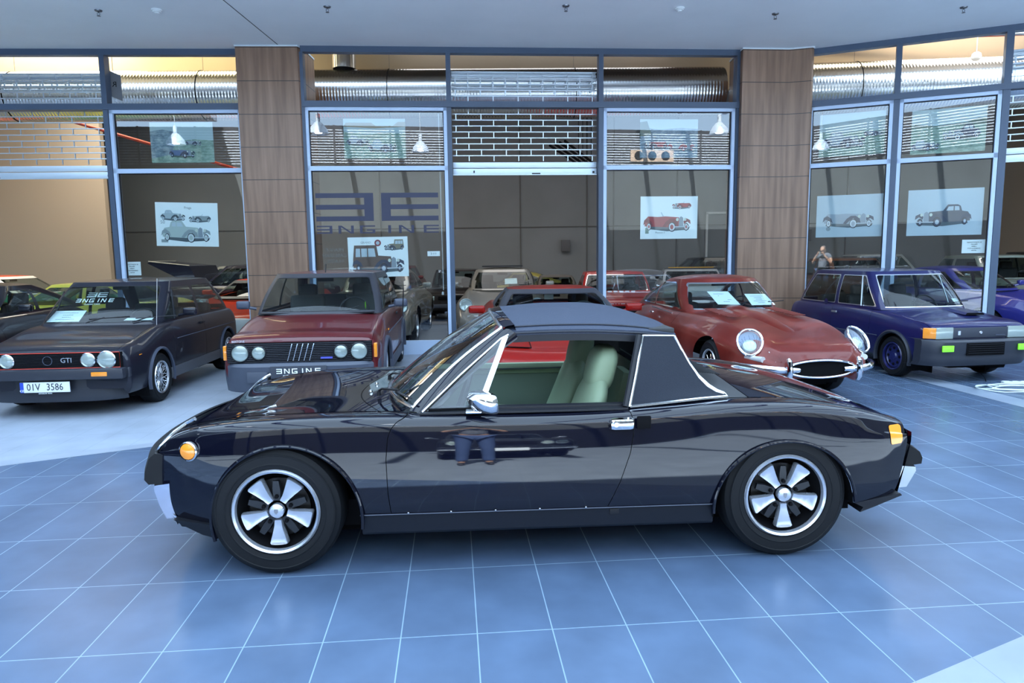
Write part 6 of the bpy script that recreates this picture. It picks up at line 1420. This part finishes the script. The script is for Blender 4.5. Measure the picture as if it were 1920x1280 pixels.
# ---------------------------------------------------------------- the photographer, mirrored in the right hand window
def skinned(name, chains, m, parent=None, levels=1, root=0):
    """chains: list of [(x,y,z,r), ...]; a chain may start at an existing point"""
    V = []; E_ = []; Rr = []
    def vid(p):
        for i, q in enumerate(V):
            if (Vector(q)-Vector(p[:3])).length < 1e-5: return i
        V.append(tuple(p[:3])); Rr.append(p[3]); return len(V)-1
    for ch in chains:
        ids = [vid(p) for p in ch]
        E_ += [(a, b) for a, b in zip(ids, ids[1:])]
    me = bpy.data.meshes.new(name); me.from_pydata(V, E_, []); me.materials.append(m)
    o = bpy.data.objects.new(name, me); C.objects.link(o)
    if parent: o.parent = parent
    k = o.modifiers.new('skin', 'SKIN'); k.use_smooth_shade = True; k.branch_smoothing = .3
    for i, sv in enumerate(me.skin_vertices[0].data):
        sv.radius = (Rr[i], Rr[i]); sv.use_root = (i == root)
    s_ = o.modifiers.new('sub', 'SUBSURF'); s_.levels = levels; s_.render_levels = levels
    return o
def photographer():
    R = empty('person', (0, -.30, 0), 0, 'person in T-shirt and jeans holding up a camera, mirrored in the right window', 'person')
    sk = mat('skin', (.30, .17, .11), .6); tee = mat('grey_shirt', (.10, .11, .13), .85); jean = noisy(mat('jeans', (.04, .07, .16), .8), (.03, .055, .13), (.05, .085, .19), 60); hair = mat('grey_hair', (.10, .085, .075), .7); shoe = mat('dark_shoe', (.02, .02, .022), .5)
    # local origin is at the feet; camera lens at y = +.30
    ch = [[(0, 0, .98, .15), (0, .0, 1.12, .135), (0, .0, 1.28, .155), (0, .01, 1.40, .10), (0, .03, 1.46, .058), (0, .07, 1.54, .088), (0, .085, 1.62, .085), (0, .08, 1.68, .05)]]
    for s in (-1, 1):
        ch.append([(0, 0, .98, .15), (s*.10, 0, .90, .10), (s*.12, .02, .50, .062), (s*.13, -.01, .28, .054), (s*.135, -.02, .09, .040), (s*.145, .06, .045, .036), (s*.15, .15, .03, .028)])
        ch.append([(0, .01, 1.40, .10), (s*.12, .0, 1.40, .075), (s*.195, .01, 1.37, .058), (s*.27, .07, 1.24, .045), (s*.29, .13, 1.15, .040), (s*.21, .18, 1.28, .034), (s*.115, .215, 1.40, .025), (s*.098, .222, 1.435, .026), (s*.090, .226, 1.465, .024)])
        for f, (dx, dz, L) in enumerate(((.0, .030, .030), (.0, .016, .034), (.0, .0, .033), (.0, -.016, .026))):
            ch.append([(s*.090, .226, 1.465, .024), (s*(.084), .242, 1.468+dz, .009), (s*(.062), .257, 1.470+dz*1.05, .008), (s*(.062-L), .258, 1.470+dz*1.05, .007)])
        ch.append([(s*.098, .222, 1.435, .026), (s*.082, .205, 1.450, .010), (s*.060, .198, 1.462, .009)])
        ch.append([(0, .07, 1.54, .088), (s*.078, .06, 1.555, .018), (s*.084, .055, 1.57, .012)])
    ch.append([(0, .07, 1.54, .088), (0, .158, 1.545, .018), (0, .170, 1.535, .012)])
    skinned('body', ch, sk, R, 2)
    skinned('t_shirt', [[(0, 0, .93, .165), (0, .0, 1.12, .155), (0, .0, 1.28, .172), (0, .01, 1.41, .11)]]+[[(0, .01, 1.41, .11), (s*.12, .0, 1.405, .09), (s*.20, .01, 1.37, .072), (s*.255, .055, 1.27, .062)] for s in (-1, 1)], tee, R, 2)
    skinned('trousers', [[(0, 0, .98, .16), (s*.10, 0, .88, .118), (s*.12, .02, .50, .080), (s*.13, -.01, .28, .072), (s*.135, -.02, .10, .068)] for s in (-1, 1)], jean, R, 2)
    for s in (-1, 1): skinned('shoe', [[(s*.135, -.05, .05, .045), (s*.145, .05, .045, .045), (s*.15, .16, .035, .036)]], shoe, R, 2)
    skinned('hair', [[(0, .03, 1.56, .085), (0, .055, 1.645, .092), (0, .075, 1.69, .055)]], hair, R, 2)
    for s in (-1, 1): M().lathe([(.001, .010), (.008, .007), (.011, 0), (.008, -.007), (.001, -.010)], c=(s*.032, .143, 1.575), axis='z', n=12).obj('eye', white_paper, R)
    M().tube([(-.03, .148, 1.495), (0, .154, 1.492), (.03, .148, 1.495)], .006, 6).obj('mouth', mat('lips', (.30, .12, .10), .5), R)
    cam_ = empty('photo_camera', (0, -.070, 1.470), 0, 'black photo camera held up by the person behind the viewpoint', 'camera')
    M().box((0, 0, 0), (.128, .052, .085), bev=.012).box((0, 0, .050), (.06, .045, .03), bev=.01).obj('camera_body', blackp, cam_)
    M().lathe([(.030, .026), (.033, .03), (.033, .052), (.028, .054)], n=28).obj('lens_barrel', blackp, cam_)
    M().lathe([(.001, .050), (.027, .048)], n=28).obj('lens_glass', lamp_g, cam_)
photographer()
